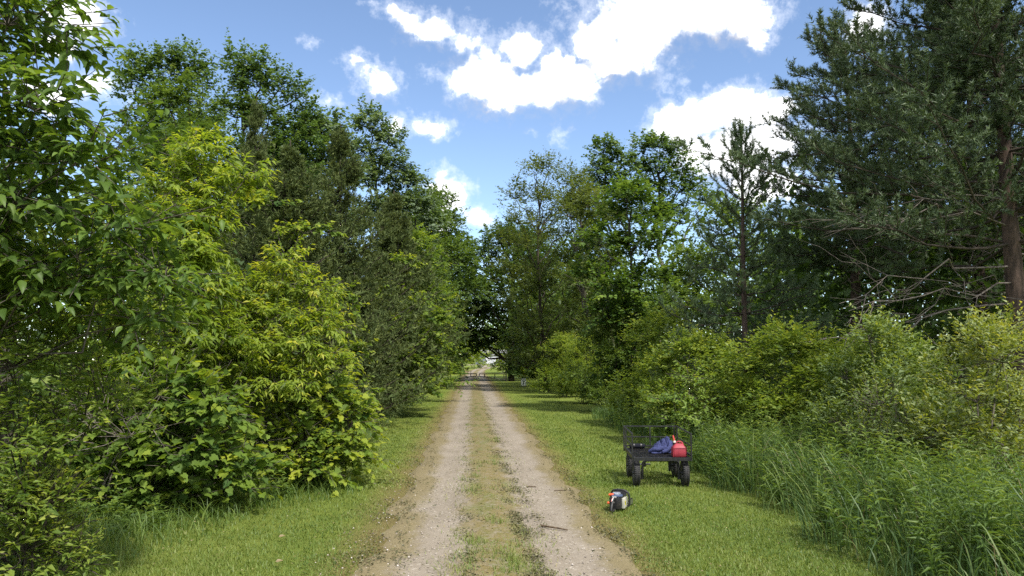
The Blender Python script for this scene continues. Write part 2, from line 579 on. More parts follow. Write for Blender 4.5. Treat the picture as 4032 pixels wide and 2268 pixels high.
def auto_lobes(rng, H, Rr, base, prof, n, size=.42, zs=1.0, lean=(0, 0)):
    out = []
    for k in range(n):
        t = float(np.clip((k + .5) / n + rng.normal() * .03, .01, .99))
        z = base + (H - base) * t
        pr = float(PROF[prof](np.array(t)))
        rl = Rr * rng.uniform(.75, 1.2) * size * (.45 + .55 * pr)
        rad = max(0, Rr * pr - rl * .75) * rng.uniform(.55, 1.05)
        a = k * 2.39996 + rng.normal() * .35
        z = min(z, H - rl * zs * .8)
        out.append((math.cos(a) * rad + lean[0] * t, math.sin(a) * rad + lean[1] * t, max(z, base * .9 + .05), rl, rl, rl * zs))
    return out


def plant(name, label, cat, loc, H, Rr, mat, base=.3, prof='round', nl=12, clusters=500, m=14, leaf=(.09, .05), tmpl='rhomb',
          twig=.4, spread=.9, droop=.25, tint=(.22, .3, .22), seed=1, lobes=None, size=.42, zs=1.0, trunk_r=.1, bark_='bark',
          group=None, lean=(0, 0), stems=1, shell=.38, big=0, extra=(), twigs=True, updir=.35, crown='crown', rz=0.0, trunk=True, tipgrow=.5, squash=1.0, toward=None):
    rng = np.random.default_rng(seed)
    root = empty(name, loc, rz)
    tag(root, label, cat, group)
    if toward is None and loc[1] > 13 and rz == 0:
        toward = (0, -1, 0)            # rear sprays turned to the side that faces the camera
    if loc[1] > 40:
        clusters, leaf = int(clusters * .78), (leaf[0] * 1.13, leaf[1] * 1.13)
    if lobes is None:
        lobes = auto_lobes(rng, H, Rr, base, prof, nl, size, zs, lean) + list(extra)
    Lb = np.array(lobes, float)
    K = len(Lb)
    wgt = (Lb[:, 3] * Lb[:, 4] + Lb[:, 3] * Lb[:, 5] + Lb[:, 4] * Lb[:, 5])
    wgt = wgt / wgt.sum()
    idx = rng.choice(K, clusters, p=wgt)
    d = sphere(rng, clusters)
    d[:, 2] = np.where(d[:, 2] < -.3, -d[:, 2] * .6, d[:, 2])
    d = unit(d)
    if toward is not None:
        fl = (d @ np.array(toward, float)) < -.45
        d[fl] *= np.array([-1, -1, 1])
    rr = rng.random(clusters) ** shell
    lump = 1 + .22 * np.sin(d[:, 0] * 5.1 + idx * 1.7) * np.sin(d[:, 1] * 4.3 + idx) + .12 * np.sin(d[:, 2] * 9 + idx * 2.1)
    C = Lb[idx, :3] + d * Lb[idx, 3:6] * (rr * lump)[:, None]
    if trunk:
        C[:, 2] = np.maximum(C[:, 2], .04 + rng.random(clusters) * .12)
    # twig direction: outward, upward at the top, hanging at the sides
    out = unit(d * np.array([1, 1, .8]) + np.array([0, 0, updir]) + rng.normal(size=(clusters, 3)) * .35)
    out[:, 2] -= droop * .5
    out = unit(out)
    TL = twig * rng.uniform(.6, 1.35, clusters)
    # leaves along each twig
    t = (np.arange(m) + .5) / m
    t = t[None] + rng.normal(size=(clusters, m)) * .04
    sag = -droop * .5 * (t ** 2) * TL[:, None]
    pos = C[:, None] + out[:, None] * (t * TL[:, None])[..., None]
    pos[..., 2] += sag
    side = unit(np.cross(out, np.array([0, 0, 1.])) + 1e-6)
    up2 = np.cross(side, out)
    sg = np.where(np.arange(m) % 2 == 0, 1, -1)[None, :, None]
    ax = out[:, None] * (.55 + .5 * t[..., None]) + sg * side[:, None] * spread + rng.normal(size=(clusters, m, 3)) * .32
    ax[..., 2] -= droop
    pos = pos + rng.normal(size=pos.shape) * twig * .06
    nr = np.array([0, 0, 1.0]) * .8 + up2[:, None] * .35 + d[:, None] * .35 + rng.normal(size=(clusters, m, 3)) * .42
    hf = np.clip((C[:, 2] - C[:, 2].min()) / max(1e-3, np.ptp(C[:, 2])), 0, 1)
    ti = tint[0] + tint[1] * rng.random((clusters, m)) * .8 + (rng.normal(size=(clusters, 1)) * .14) + tint[2] * (t ** 2) * (tipgrow + hf[:, None] * (1 - tipgrow))
    ti = np.clip(ti, 0, 1)
    sz = rng.uniform(.62, 1.25, (clusters, m)) * (1.05 - .35 * t ** 2) * rng.uniform(.72, 1.2, (clusters, 1))
    N = clusters * m
    pos, ax, nr, ti, sz = pos.reshape(N, 3), ax.reshape(N, 3), nr.reshape(N, 3), ti.reshape(N), sz.reshape(N)
    keep = pos[:, 2] > .01 - loc[2]
    pos, ax, nr, ti, sz = pos[keep], ax[keep], nr[keep], ti[keep], sz[keep]
    Lw, Ww = leaf[0] * sz, leaf[1] * sz * rng.uniform(.85, 1.15, len(sz))
    if big:
        cr, sr = math.cos(rz), math.sin(rz)
        wp = np.stack([pos[:, 0] * cr - pos[:, 1] * sr + loc[0], pos[:, 0] * sr + pos[:, 1] * cr + loc[1], pos[:, 2] + loc[2]], 1) - np.array(EYE)
        ang = np.arctan2(wp[:, 0], wp[:, 1])
        vis = (np.abs(ang - .05) < .60) & (np.arctan2(wp[:, 2], np.hypot(wp[:, 0], wp[:, 1])) < .46)
        dist = np.linalg.norm(wp, axis=1) / (Lw / leaf[0]) + np.where(vis, 0, 1e3)
        sel = np.argsort(dist)[:big]
        tv, tf = LEAF[tmpl]
        bins = [tri_mesh('leaf', tv, tf, M[mat], np.full(len(tf), v)) for v in (.08, .2, .32, .45, .6, .8)]
        lev = np.array([.08, .2, .32, .45, .6, .8])
        a, b, n_ = frame_of(ax[sel], nr[sel])
        for j, i in enumerate(sel):
            o = bpy.data.objects.new('leaf', bins[int(np.argmin(np.abs(lev - ti[i])))])
            COL.objects.link(o)
            o.parent = root
            mt = Matrix(((a[j, 0] * Lw[i], b[j, 0] * Ww[i], n_[j, 0] * Lw[i], pos[i, 0]),
                         (a[j, 1] * Lw[i], b[j, 1] * Ww[i], n_[j, 1] * Lw[i], pos[i, 1]),
                         (a[j, 2] * Lw[i], b[j, 2] * Ww[i], n_[j, 2] * Lw[i], pos[i, 2]), (0, 0, 0, 1)))
            o.matrix_local = mt
        rest = np.ones(len(pos), bool)
        rest[sel] = False
        pos, ax, nr, ti, Lw, Ww = pos[rest], ax[rest], nr[rest], ti[rest], Lw[rest], Ww[rest]
    V, F, tt = place_leaves(tmpl, pos, ax, nr, Lw, Ww, ti)
    link(crown, tri_mesh(crown, V, F, M[mat], tt), root, 'stuff')
    # wood
    if trunk:
        paths = []
        top = Lb[:, 2].max()
        if stems == 1:
            ctr = Lb[Lb[:, 2].argmax(), :2] * .8
            tr = curve_pts(rng, (0, 0, -.05), (ctr[0], ctr[1], top * .93), 9, 0, .02)
            paths.append((tr, trunk_r, trunk_r * .18))
            wood('trunk', paths, M[bark_], root, 8)
            paths = []
            for k in range(K):
                lz = Lb[k, 2]
                hz = max(lz * .55, lz - np.linalg.norm(Lb[k, :2]) * .9 - .2)
                i = int(np.clip(hz / max(top * .93, .1) * 8, 1, 7))
                paths.append((curve_pts(rng, tr[i], Lb[k, :3], 6, .05, .05), trunk_r * .42, trunk_r * .14))
        else:
            for s in range(stems):
                k = int(s * K / stems)
                a = rng.uniform(0, 6.28)
                paths.append((curve_pts(rng, (math.cos(a) * .12 * Rr, math.sin(a) * .12 * Rr, -.03), Lb[k, :3], 7, .03, .04), trunk_r, trunk_r * .35))
        nb = min(clusters, K * 12)
        for c in rng.choice(clusters, nb, replace=False):
            paths.append((curve_pts(rng, Lb[idx[c], :3], C[c], 4, .04, .06), trunk_r * (.14 if stems == 1 else .35), .004))
        if twigs:
            s = rng.choice(clusters, min(clusters, 700), replace=False)
            for c in s:
                paths.append((np.stack([C[c], C[c] + out[c] * TL[c] * .9]), .005, .002))
        wood('branches' if stems == 1 else 'stems', paths, M[bark_], root, 3)
    elif twigs:
        s = rng.choice(clusters, min(clusters, 500), replace=False)
        wood('vine_stems' if 'vine' in name else 'stems', [(np.stack([C[c] - out[c] * TL[c] * .4, C[c] + out[c] * TL[c] * .8]), .005, .002) for c in s], M[bark_], root, 4)
    return root


def copy_plant(src, label, loc, rz, sxy=1.0, sz=1.0):
    o = src.copy()
    COL.objects.link(o)
    o.location = loc
    o.rotation_euler = (0, 0, rz)
    o.scale = (sxy, sxy, sz)
    o['label'] = label
    for c in src.children:
        k = c.copy()
        COL.objects.link(k)
        k.parent = o
    return o


def needles(rng, P, D, Ls, per, nl, nw, tint, fwd=.75):
    """needle brushes: shoots start P, direction D, length Ls"""
    n = len(P)
    t = rng.random((n, per)) ** .9
    pos = P[:, None] + D[:, None] * (t * Ls[:, None])[..., None]
    r = sphere(rng, n * per).reshape(n, per, 3)
    r = r - (r * D[:, None]).sum(-1, keepdims=True) * D[:, None]
    ax = unit(r) + D[:, None] * fwd
    nr = sphere(rng, n * per).reshape(n, per, 3)
    ti = np.clip(tint[0] + tint[1] * rng.random((n, per)) + tint[2] * t + rng.normal(size=(n, 1)) * .08, 0, 1)
    N = n * per
    sz = rng.uniform(.75, 1.2, N)
    return place_leaves('needle', pos.reshape(N, 3), ax.reshape(N, 3), nr.reshape(N, 3), nl * sz, np.full(N, nw), ti.reshape(N))


def pine(name, label, loc, H, Rr, seed, whorls=15, per_whorl=5, subs=9, shoots=3, mat='needle', first=.18, cover=0, trunk_r=.12, lean=(0, 0), per=42, nl=.055, nw=.007,
         open_top=True, dead=0, group=None, prof=None, dead_zone=(.08, .4), shoot_len=.2, rz=0.0, live_from=.25):
    rng = np.random.default_rng(seed)
    root = empty(name, loc, rz)
    tag(root, label, 'pine tree', group)
    n = 14
    tt = np.linspace(0, 1, n)
    tr = np.stack([lean[0] * tt ** 1.2 + np.sin(tt * 5 + seed) * .05 * trunk_r * 6, lean[1] * tt + np.cos(tt * 4 + seed) * .04 * trunk_r * 6, -.05 + tt * H], 1)
    tr[0, :2] = 0
    wood('trunk', [(tr, trunk_r, .018)], M['bark_pine'], root, 10)

    def trunk_at(h):
        f = np.clip(h / H, 0, 1) * (n - 1)
        i = int(min(n - 2, f))
        return tr[i] + (tr[i + 1] - tr[i]) * (f - i)
    paths, SP, SD, SL = [], [], [], []
    prof = prof or (lambda t: (np.clip(1 - t, 0, 1) ** .75) * (.55 + .45 * np.clip(t / .25, 0, 1)))
    for w in range(whorls):
        t = first + (1 - first) * (w + .3) / whorls
        h = H * min(.985, t)
        p0 = trunk_at(h)
        BL = Rr * float(prof((t - first) / (1 - first))) + .12
        a0 = rng.uniform(0, 6.28)
        for b in range(per_whorl):
            a = a0 + b * 6.283 / per_whorl + rng.normal() * .2
            L = BL * rng.uniform(.7, 1.15)
            rise = .18 + (2.6 if open_top else .75) * max(0, t - .5) ** (1.0) + rng.normal() * .08
            e = p0 + np.array([math.cos(a) * L, math.sin(a) * L, L * rise])
            br = curve_pts(rng, p0, e, 7, -.05 + .04 * rng.normal(), .03)
            rb = trunk_r * .16 * (1 - t * .6) + .006
            paths.append((br, rb, .006))
            if open_top and t > .5:      # bristles along the upswept upper limbs
                for i in range(1, 6):
                    SP.append(br[i]); SD.append(unit(br[i + 1] - br[i])); SL.append(np.linalg.norm(br[i + 1] - br[i]))
            ns = max(2, int(subs * (1 if not open_top or t < .55 else .55) * min(1.0, .35 + BL / max(Rr, .1))))
            for s in range(ns):
                lf = live_from if t < .5 or open_top else live_from * .35
                f = lf + (1 - lf) * (s + rng.random()) / ns
                f = min(f, .999)
                i = int(f * 6)
                q = br[i] + (br[i + 1] - br[i]) * (f * 6 - i)
                bd = unit(br[i + 1] - br[i])
                sd = unit(np.cross(bd, [0, 0, 1.])) * (1 if s % 2 else -1)
                dr = unit(bd * .8 + sd * rng.uniform(.5, 1.0) * (1.3 - t * .8) + np.array([0, 0, rng.uniform(-.15, .95) + (1.6 * max(0, t - .55) if open_top else 0)]))
                l2 = L * .24 * (1.15 - f) + .20
                q2 = q + dr * l2
                paths.append((np.stack([q, q + dr * l2 * .5 - np.array([0, 0, .01]), q2]), .007, .004))
                for z in range(shoots):
                    fs = (z + .6) / shoots
                    SP.append(q + dr * l2 * fs * .85)
                    SD.append(unit(dr + rng.normal(size=3) * .45 + np.array([0, 0, .35 + .5 * max(0, t - .5)])))
                    SL.append(shoot_len * rng.uniform(.65, 1.2))
            SP.append(br[-1]); SD.append(unit(br[-1] - br[-2] + np.array([0, 0, .6 + t]))); SL.append(shoot_len * 1.3)
    for c in range(cover):
        h = H * rng.uniform(.36, .92)
        p0 = trunk_at(h)
        a = rng.uniform(0, 6.28)
        L = rng.uniform(.5, 1.7)
        e = p0 + np.array([math.cos(a) * L, math.sin(a) * L, L * rng.uniform(-.1, .5)])
        br = curve_pts(rng, p0, e, 5, -.03, .05)
        paths.append((br, .014, .005))
        for z in range(16):
            f = rng.uniform(1.2, 3.99)
            q = br[int(f)] + (br[int(f) + 1] - br[int(f)]) * (f - int(f)) + rng.normal(size=3) * .14
            SP.append(q); SD.append(unit(e - p0 + rng.normal(size=3) * L * .5 + np.array([0, 0, .5]))); SL.append(shoot_len * rng.uniform(.7, 1.2))
    if open_top:                      # leader and the ring of upright candles
        for z in range(7):
            a = z * .9 + rng.random()
            k = 0 if z == 0 else 1
            h = H * (.955 if z == 0 else rng.uniform(.86, .95))
            p = trunk_at(h)
            dd = unit(np.array([math.cos(a) * .35 * k, math.sin(a) * .35 * k, 1.0]))
            l = H * .06 if z == 0 else H * .055 * rng.uniform(.8, 1.2)
            p = p + np.array([math.cos(a) * .12 * k, math.sin(a) * .12 * k, 0])
            for s in range(3):
                SP.append(p + dd * l * s / 3); SD.append(dd); SL.append(l / 2.6)
            paths.append((np.stack([trunk_at(h * .985), p, p + dd * l]), .012, .005))
    wood('branches', paths, M['bark_dark'], root, 4)
    SP, SD, SL = np.array(SP), np.array(SD), np.array(SL)
    V, F, ti = needles(rng, SP, SD, SL, per, nl, nw, (.12, .4, .25))
    link('crown', tri_mesh('crown', V, F, M[mat], ti), root, 'stuff')
    if dead:
        dp = []
        for k in range(dead):
            h = H * rng.uniform(*dead_zone)
            p0 = trunk_at(h)
            a = rng.uniform(0, 6.28)
            L = Rr * rng.uniform(.45, .95)
            e = p0 + np.array([math.cos(a) * L, math.sin(a) * L, L * rng.uniform(-.22, .14)])
            br = curve_pts(rng, p0, e, 8, rng.uniform(-.02, .08), .035)
            dp.append((br, .022 * rng.uniform(.6, 1.2), .004))
            for s in range(9):
                f = rng.uniform(.25, .98)
                i = min(6, int(f * 7))
                q = br[i]
                dd = unit((e - p0) + rng.normal(size=3) * L * .5) * L * rng.uniform(.12, .4)
                tw = curve_pts(rng, q, q + dd, 4, -.05, .06)
                dp.append((tw, .007, .0025))
                for z in range(3):
                    q3 = tw[rng.integers(1, 4)]
                    dp.append((curve_pts(rng, q3, q3 + unit(dd + rng.normal(size=3) * .12) * L * .12, 3, 0, .05), .004, .0018))
        wood('dead_branches', dp, M['deadwood'], root, 5)
    return root


def cedar(name, label, loc, H, Rr, seed, clusters=1500, m=16, group=None, leaf=(.10, .022), rz=0.0, mat='cedar', skirt=.05, prof=None, tint=(.15, .5, .25)):
    rng = np.random.default_rng(seed)
    root = empty(name, loc, rz)
    tag(root, label, 'cedar tree', group)
    wood('trunk', [(np.array([(0, 0, -.05), (.03, .02, H * .5), (0, .02, H * .99)]), .11, .012)], M['bark_dark'], root, 8)
    prof = prof or (lambda t: np.clip(1 - t, 0, 1) ** .72 * (.72 + .28 * np.clip(t / .2, 0, 1)))
    nb = max(70, int(clusters / 18))
    tb = rng.random(nb) ** 1.15 * (1 - skirt) + skirt
    ab = np.arange(nb) * 2.39996 + rng.normal(size=nb) * .3
    Lb = Rr * prof(tb) * rng.uniform(.50, 1.28, nb) + .03
    paths, C, D = [], [], []
    per = max(3, clusters // nb)
    for k in range(nb):
        p0 = np.array([0, .01, H * tb[k] * .96])
        up = .35 + .6 * tb[k]
        e = p0 + np.array([math.cos(ab[k]) * Lb[k], math.sin(ab[k]) * Lb[k], Lb[k] * up])
        e[2] = min(e[2], H * 1.0)
        br = curve_pts(rng, p0, e, 5, -.08, .03)
        paths.append((br, .02, .005))
        f = rng.random(per) ** .6
        i = np.minimum(3, (f * 4).astype(int))
        q = br[i] + (br[i + 1] - br[i]) * (f * 4 - i)[:, None]
        q = q + rng.normal(size=(per, 3)) * (.03 + .08 * Lb[k]) - np.array([0, 0, .05])
        C.append(q)
        D.append(unit(unit(e - p0)[None] + rng.normal(size=(per, 3)) * .6 + np.array([0, 0, .35])))
    wood('branches', paths, M['bark_dark'], root, 4)
    C, D = np.concatenate(C), np.concatenate(D)
    n = len(C)
    C[:, 2] = np.maximum(C[:, 2], .05)
    thin = np.clip(.28 + 1.15 * (1 - C[:, 2] / H), .25, 1)      # short sprays towards the spire
    TL = rng.uniform(.16, .34, n) * thin
    t = rng.random((n, m))
    pos = C[:, None] + D[:, None] * (t * TL[:, None])[..., None]
    ax = D[:, None] + rng.normal(size=(n, m, 3)) * .65
    nr = sphere(rng, n * m)
    ti = np.clip(tint[0] + tint[1] * rng.random((n, m)) + tint[2] * t + rng.normal(size=(n, 1)) * .1, 0, 1)
    N = n * m
    sz = rng.uniform(.7, 1.2, N)
    sz = sz * np.repeat(.45 + .55 * thin, m)
    V, F, tt = place_leaves('rhomb', pos.reshape(N, 3), ax.reshape(N, 3), nr, leaf[0] * sz, leaf[1] * sz, ti.reshape(N))
    link('crown', tri_mesh('crown', V, F, M[mat], tt), root, 'stuff')
    return root



def blades(rng, X, Y, Z, h, w, lean, tint, nseg=3, wind=(0, 0), curl=.5):
    """curved grass blades, nseg strips each"""
    n = len(X)
    a = rng.uniform(0, 6.283, n)
    dirv = np.stack([np.cos(a) * lean + wind[0], np.sin(a) * lean + wind[1]], 1)
    per = np.stack([-np.sin(a + rng.normal(size=n)), np.cos(a)], 1)
    per = per / np.linalg.norm(per, axis=1, keepdims=True)
    V = []
    for s in range(nseg):
        f = s / nseg
        off = dirv * (f ** 1.7)[None, None] if False else dirv * (f ** 1.7)
        c = np.stack([X + off[:, 0] * h, Y + off[:, 1] * h, Z + h * (f - curl * .35 * f ** 3)], 1)
        ww = w * (1 - .55 * f) * .5
        V.append(c + np.stack([per[:, 0] * ww, per[:, 1] * ww, 0 * X], 1))
        V.append(c - np.stack([per[:, 0] * ww, per[:, 1] * ww, 0 * X], 1))
    V.append(np.stack([X + dirv[:, 0] * h, Y + dirv[:, 1] * h, Z + h * (1 - curl * .35)], 1))
    V = np.stack(V, 1)
    k = V.shape[1]
    f = []
    for s in range(nseg - 1):
        b = 2 * s
        f += [(b, b + 1, b + 3), (b, b + 3, b + 2)]
    b = 2 * (nseg - 1)
    f += [(b, b + 1, b + 2)]
    F = np.array(f)[None] + (np.arange(n) * k)[:, None, None]
    return V.reshape(-1, 3), F.reshape(-1, 3), np.repeat(tint, len(f))


def cat_mesh(parts):
    V, F, T, o = [], [], [], 0
    for v, f, t in parts:
        V.append(v); F.append(f + o); T.append(t); o += len(v)
    return np.concatenate(V), np.concatenate(F), np.concatenate(T)


# ------------------------------------------------------------------ ground, road
def ground_material():
    m, q, out = new_mat('lawn_soil')
    geo = q.n('ShaderNodeNewGeometry')
    P = geo.outputs['Position']
    sx = q.n('ShaderNodeSeparateXYZ')
    q.put(sx.inputs[0], P)
    big = q.noise(P, 0.35, 5, 0.6)
    mid = q.noise(P, 2.2, 6, 0.65)
    fine = q.noise(P, 45, 6, 0.75)
    green = q.mix(q.ramp(mid, .3, .7), (.082, .122, .020), (.145, .185, .032))
    green = q.mix(q.ramp(fine, .35, .75, 0, .75), green, (.195, .225, .048))
    green = q.mix(q.ramp(big, .45, .75, 0, .5), green, (.190, .210, .044))
    # dry, trodden turf along both road edges
    off = q.math('SUBTRACT', q.math('ABSOLUTE', q.math('SUBTRACT', sx.outputs[0], 0.2)), 1.02)
    off = q.math('ADD', off, q.math('MULTIPLY', q.math('SUBTRACT', mid, .5), .55))
    near = q.ramp(sx.outputs[1], 130, 100)
    dry = q.math('MULTIPLY', q.ramp(off, .62, -.05), near)
    brown = q.mix(q.ramp(fine, .3, .7), (.115, .092, .034), (.230, .178, .080))
    col = q.mix(q.math('MULTIPLY', dry, q.ramp(fine, .2, .6, .55, 1.0)), green, brown)
    b = q.n('ShaderNodeBsdfPrincipled')
    q.put(b.inputs['Base Color'], col)
    b.inputs['Roughness'].default_value = .95
    b.inputs['Specular IOR Level'].default_value = .1
    bp = q.n('ShaderNodeBump')
    bp.inputs['Strength'].default_value = .9
    bp.inputs['Distance'].default_value = .03
    q.put(bp.inputs['Height'], fine)
    m.node_tree.links.new(bp.outputs[0], b.inputs['Normal'])
    m.node_tree.links.new(b.outputs[0], out.inputs[0])
    return m


def gravel_material(name, strip):
    m, q, out = new_mat(name)
    geo = q.n('ShaderNodeNewGeometry')
    P = geo.outputs['Position']
    at = q.n('ShaderNodeAttribute', attribute_name='across')
    ac = at.outputs['Fac']
    stretch = q.vec('MULTIPLY', P, (1, .35, 1))
    mid = q.noise(stretch, 2.6, 6, .65)
    fine = q.noise(P, 70, 6, .8)
    vor = q.n('ShaderNodeTexVoronoi')
    vor.inputs['Scale'].default_value = 55
    q.put(vor.inputs['Vector'], P)
    col = q.mix(q.ramp(mid, .3, .7), (.208, .176, .136), (.264, .226, .178))
    col = q.mix(q.ramp(fine, .50, .80, 0, .5), col, (.300, .255, .200))
    col = q.mix(q.ramp(fine, .40, .24, 0, .45), col, (.165, .128, .095))
    sep = q.n('ShaderNodeSeparateColor')
    q.put(sep.inputs[0], vor.outputs['Color'])
    col = q.mix(q.ramp(sep.outputs[0], .93, .97, 0, .5), col, (.46, .42, .36))
    col = q.mix(q.ramp(sep.outputs[1], .93, .97, 0, .5), col, (.13, .105, .080))
    if strip:
        patch = q.noise(q.vec('MULTIPLY', P, (1, .55, 1)), 4.2, 7, .75)
        spot = q.noise(P, 16, 6, .75)
        d = q.math('ADD', q.math('ABSOLUTE', ac), q.math('MULTIPLY', q.math('SUBTRACT', patch, .5), .75))
        d = q.math('ADD', d, q.math('MULTIPLY', q.math('SUBTRACT', spot, .5), .45))
        mask = q.ramp(d, .40, .18)
        thatch = q.mix(q.ramp(fine, .3, .7), (.110, .088, .030), (.225, .180, .075))
        thatch = q.mix(q.ramp(mid, .46, .70, 0, .8), thatch, (.098, .120, .028))
        col = q.mix(q.math('MULTIPLY', mask, q.ramp(spot, .30, .58, .25, 1)), col, thatch)
        e = q.math('ADD', q.math('ABSOLUTE', ac), q.math('MULTIPLY', q.math('SUBTRACT', patch, .5), .45))
        e = q.math('ADD', e, q.math('MULTIPLY', q.math('LESS_THAN', ac, 0.0), .08))      # the left edge is more overgrown
        e = q.math('ADD', e, q.math('MULTIPLY', q.math('SUBTRACT', spot, .5), .3))
        edge = q.ramp(e, .74, .98)
        col = q.mix(q.math('MULTIPLY', edge, .85), col, q.mix(q.ramp(fine, .3, .7), (.115, .095, .040), (.235, .190, .100)))
    b = q.n('ShaderNodeBsdfPrincipled')
    q.put(b.inputs['Base Color'], col)
    b.inputs['Roughness'].default_value = .92
    b.inputs['Specular IOR Level'].default_value = .15
    bp = q.n('ShaderNodeBump')
    bp.inputs['Strength'].default_value = .55
    bp.inputs['Distance'].default_value = .012
    q.put(bp.inputs['Height'], q.math('ADD', fine, q.math('MULTIPLY', vor.outputs['Distance'], -.4)))
    m.node_tree.links.new(bp.outputs[0], b.inputs['Normal'])
    m.node_tree.links.new(b.outputs[0], out.inputs[0])
    return m


M['ground'] = ground_material()
M['gravel'] = gravel_material('gravel_with_grass_strip', True)
M['apron'] = gravel_material('pale_gravel', False)

g = np.concatenate([np.linspace(-900, -60, 10), np.linspace(-50, 50, 41), np.linspace(60, 900, 10)])
gx, gy = np.meshgrid(g, g + 60)
nG = len(g)
Vg = np.stack([gx.ravel(), gy.ravel(), np.zeros(nG * nG)], 1)
ii = np.arange(nG * nG).reshape(nG, nG)
a_, b_, c_, d_ = ii[:-1, :-1].ravel(), ii[:-1, 1:].ravel(), ii[1:, 1:].ravel(), ii[1:, :-1].ravel()
ground = link('ground', tri_mesh('ground', Vg, np.concatenate([np.stack([a_, b_, c_], 1), np.stack([a_, c_, d_], 1)]), M['ground']), None, 'structure')


def road(name, line, half, mat, z0, rut=0.0, seed=3, step=.4):
    rng = np.random.default_rng(seed)
    line = np.array(line, float)
    seg = np.linalg.norm(np.diff(line, axis=0), axis=1)
    s = np.concatenate([[0], np.cumsum(seg)])
    n = int(s[-1] / step)
    u = np.linspace(0, 1, n) ** 1.6 * s[-1]
    cx, cy = np.interp(u, s, line[:, 0]), np.interp(u, s, line[:, 1])
    tx, ty = np.gradient(cx, u), np.gradient(cy, u)
    l = np.hypot(tx, ty)
    nx, ny = ty / l, -tx / l
    K = 29
    ac = np.linspace(-1.1, 1.1, K)
    wl = half * (1 + .05 * np.sin(cy * 2.3) + .04 * np.sin(cy * 5.1 + 1) + .03 * rng.normal(size=n))
    wr = half * (1 + .05 * np.sin(cy * 1.9 + 2) + .04 * np.sin(cy * 4.3 + 4) + .03 * rng.normal(size=n))
    A = np.broadcast_to(ac, (n, K))
    off = np.where(A < 0, A * wl[:, None], A * wr[:, None])
    X = cx[:, None] + nx[:, None] * off
    Y = cy[:, None] + ny[:, None] * off
    prof = .012 * np.exp(-(ac / .22) ** 2) - .0 + .010 * (1 - np.exp(-((np.abs(ac) - .62) / .26) ** 2))
    edge = np.clip((1.1 - np.abs(ac)) / .08, 0, 1)
    Z = z0 + (rut * prof * edge)[None] + rut * .003 * rng.random((n, K)) * edge[None]
    V = np.stack([X.ravel(), Y.ravel(), Z.ravel()], 1)
    i = np.arange(n * K).reshape(n, K)
    a, b, c, d = i[:-1, :-1].ravel(), i[:-1, 1:].ravel(), i[1:, 1:].ravel(), i[1:, :-1].ravel()
    me = tri_mesh(name, V, np.concatenate([np.stack([a, b, c], 1), np.stack([a, c, d], 1)]), mat, smooth=True)
    at = me.attributes.new('across', 'FLOAT', 'POINT')
    at.data.foreach_set('value', A.astype(np.float32).ravel())
    return link(name, me, None, 'structure')


RX = 0.22
road('gravel_road', [(RX, -4), (RX, 60), (.35, 95), (1.0, 118), (2.4, 140), (2.6, 151)], .95, M['gravel'], .004, 1.6)
road('gravel_drive', [(2.6, 149), (2.0, 168), (2.6, 190), (4.5, 214)], .95, M['apron'], .008, 0, 5, 1.0)
road('gravel_drive', [(2.6, 149), (4.4, 162), (5.2, 180), (4.8, 214)], .75, M['apron'], .012, 0, 6, 1.0)
yard_me = bpy.data.meshes.new('gravel_yard')
yard_me.from_pydata([(-2, 205, .016), (18, 203, .016), (22, 226, .016), (-1, 227, .016)], [], [(0, 1, 2, 3)])
yard_me.materials.append(M['apron'])
link('gravel_yard', yard_me, None, 'structure')


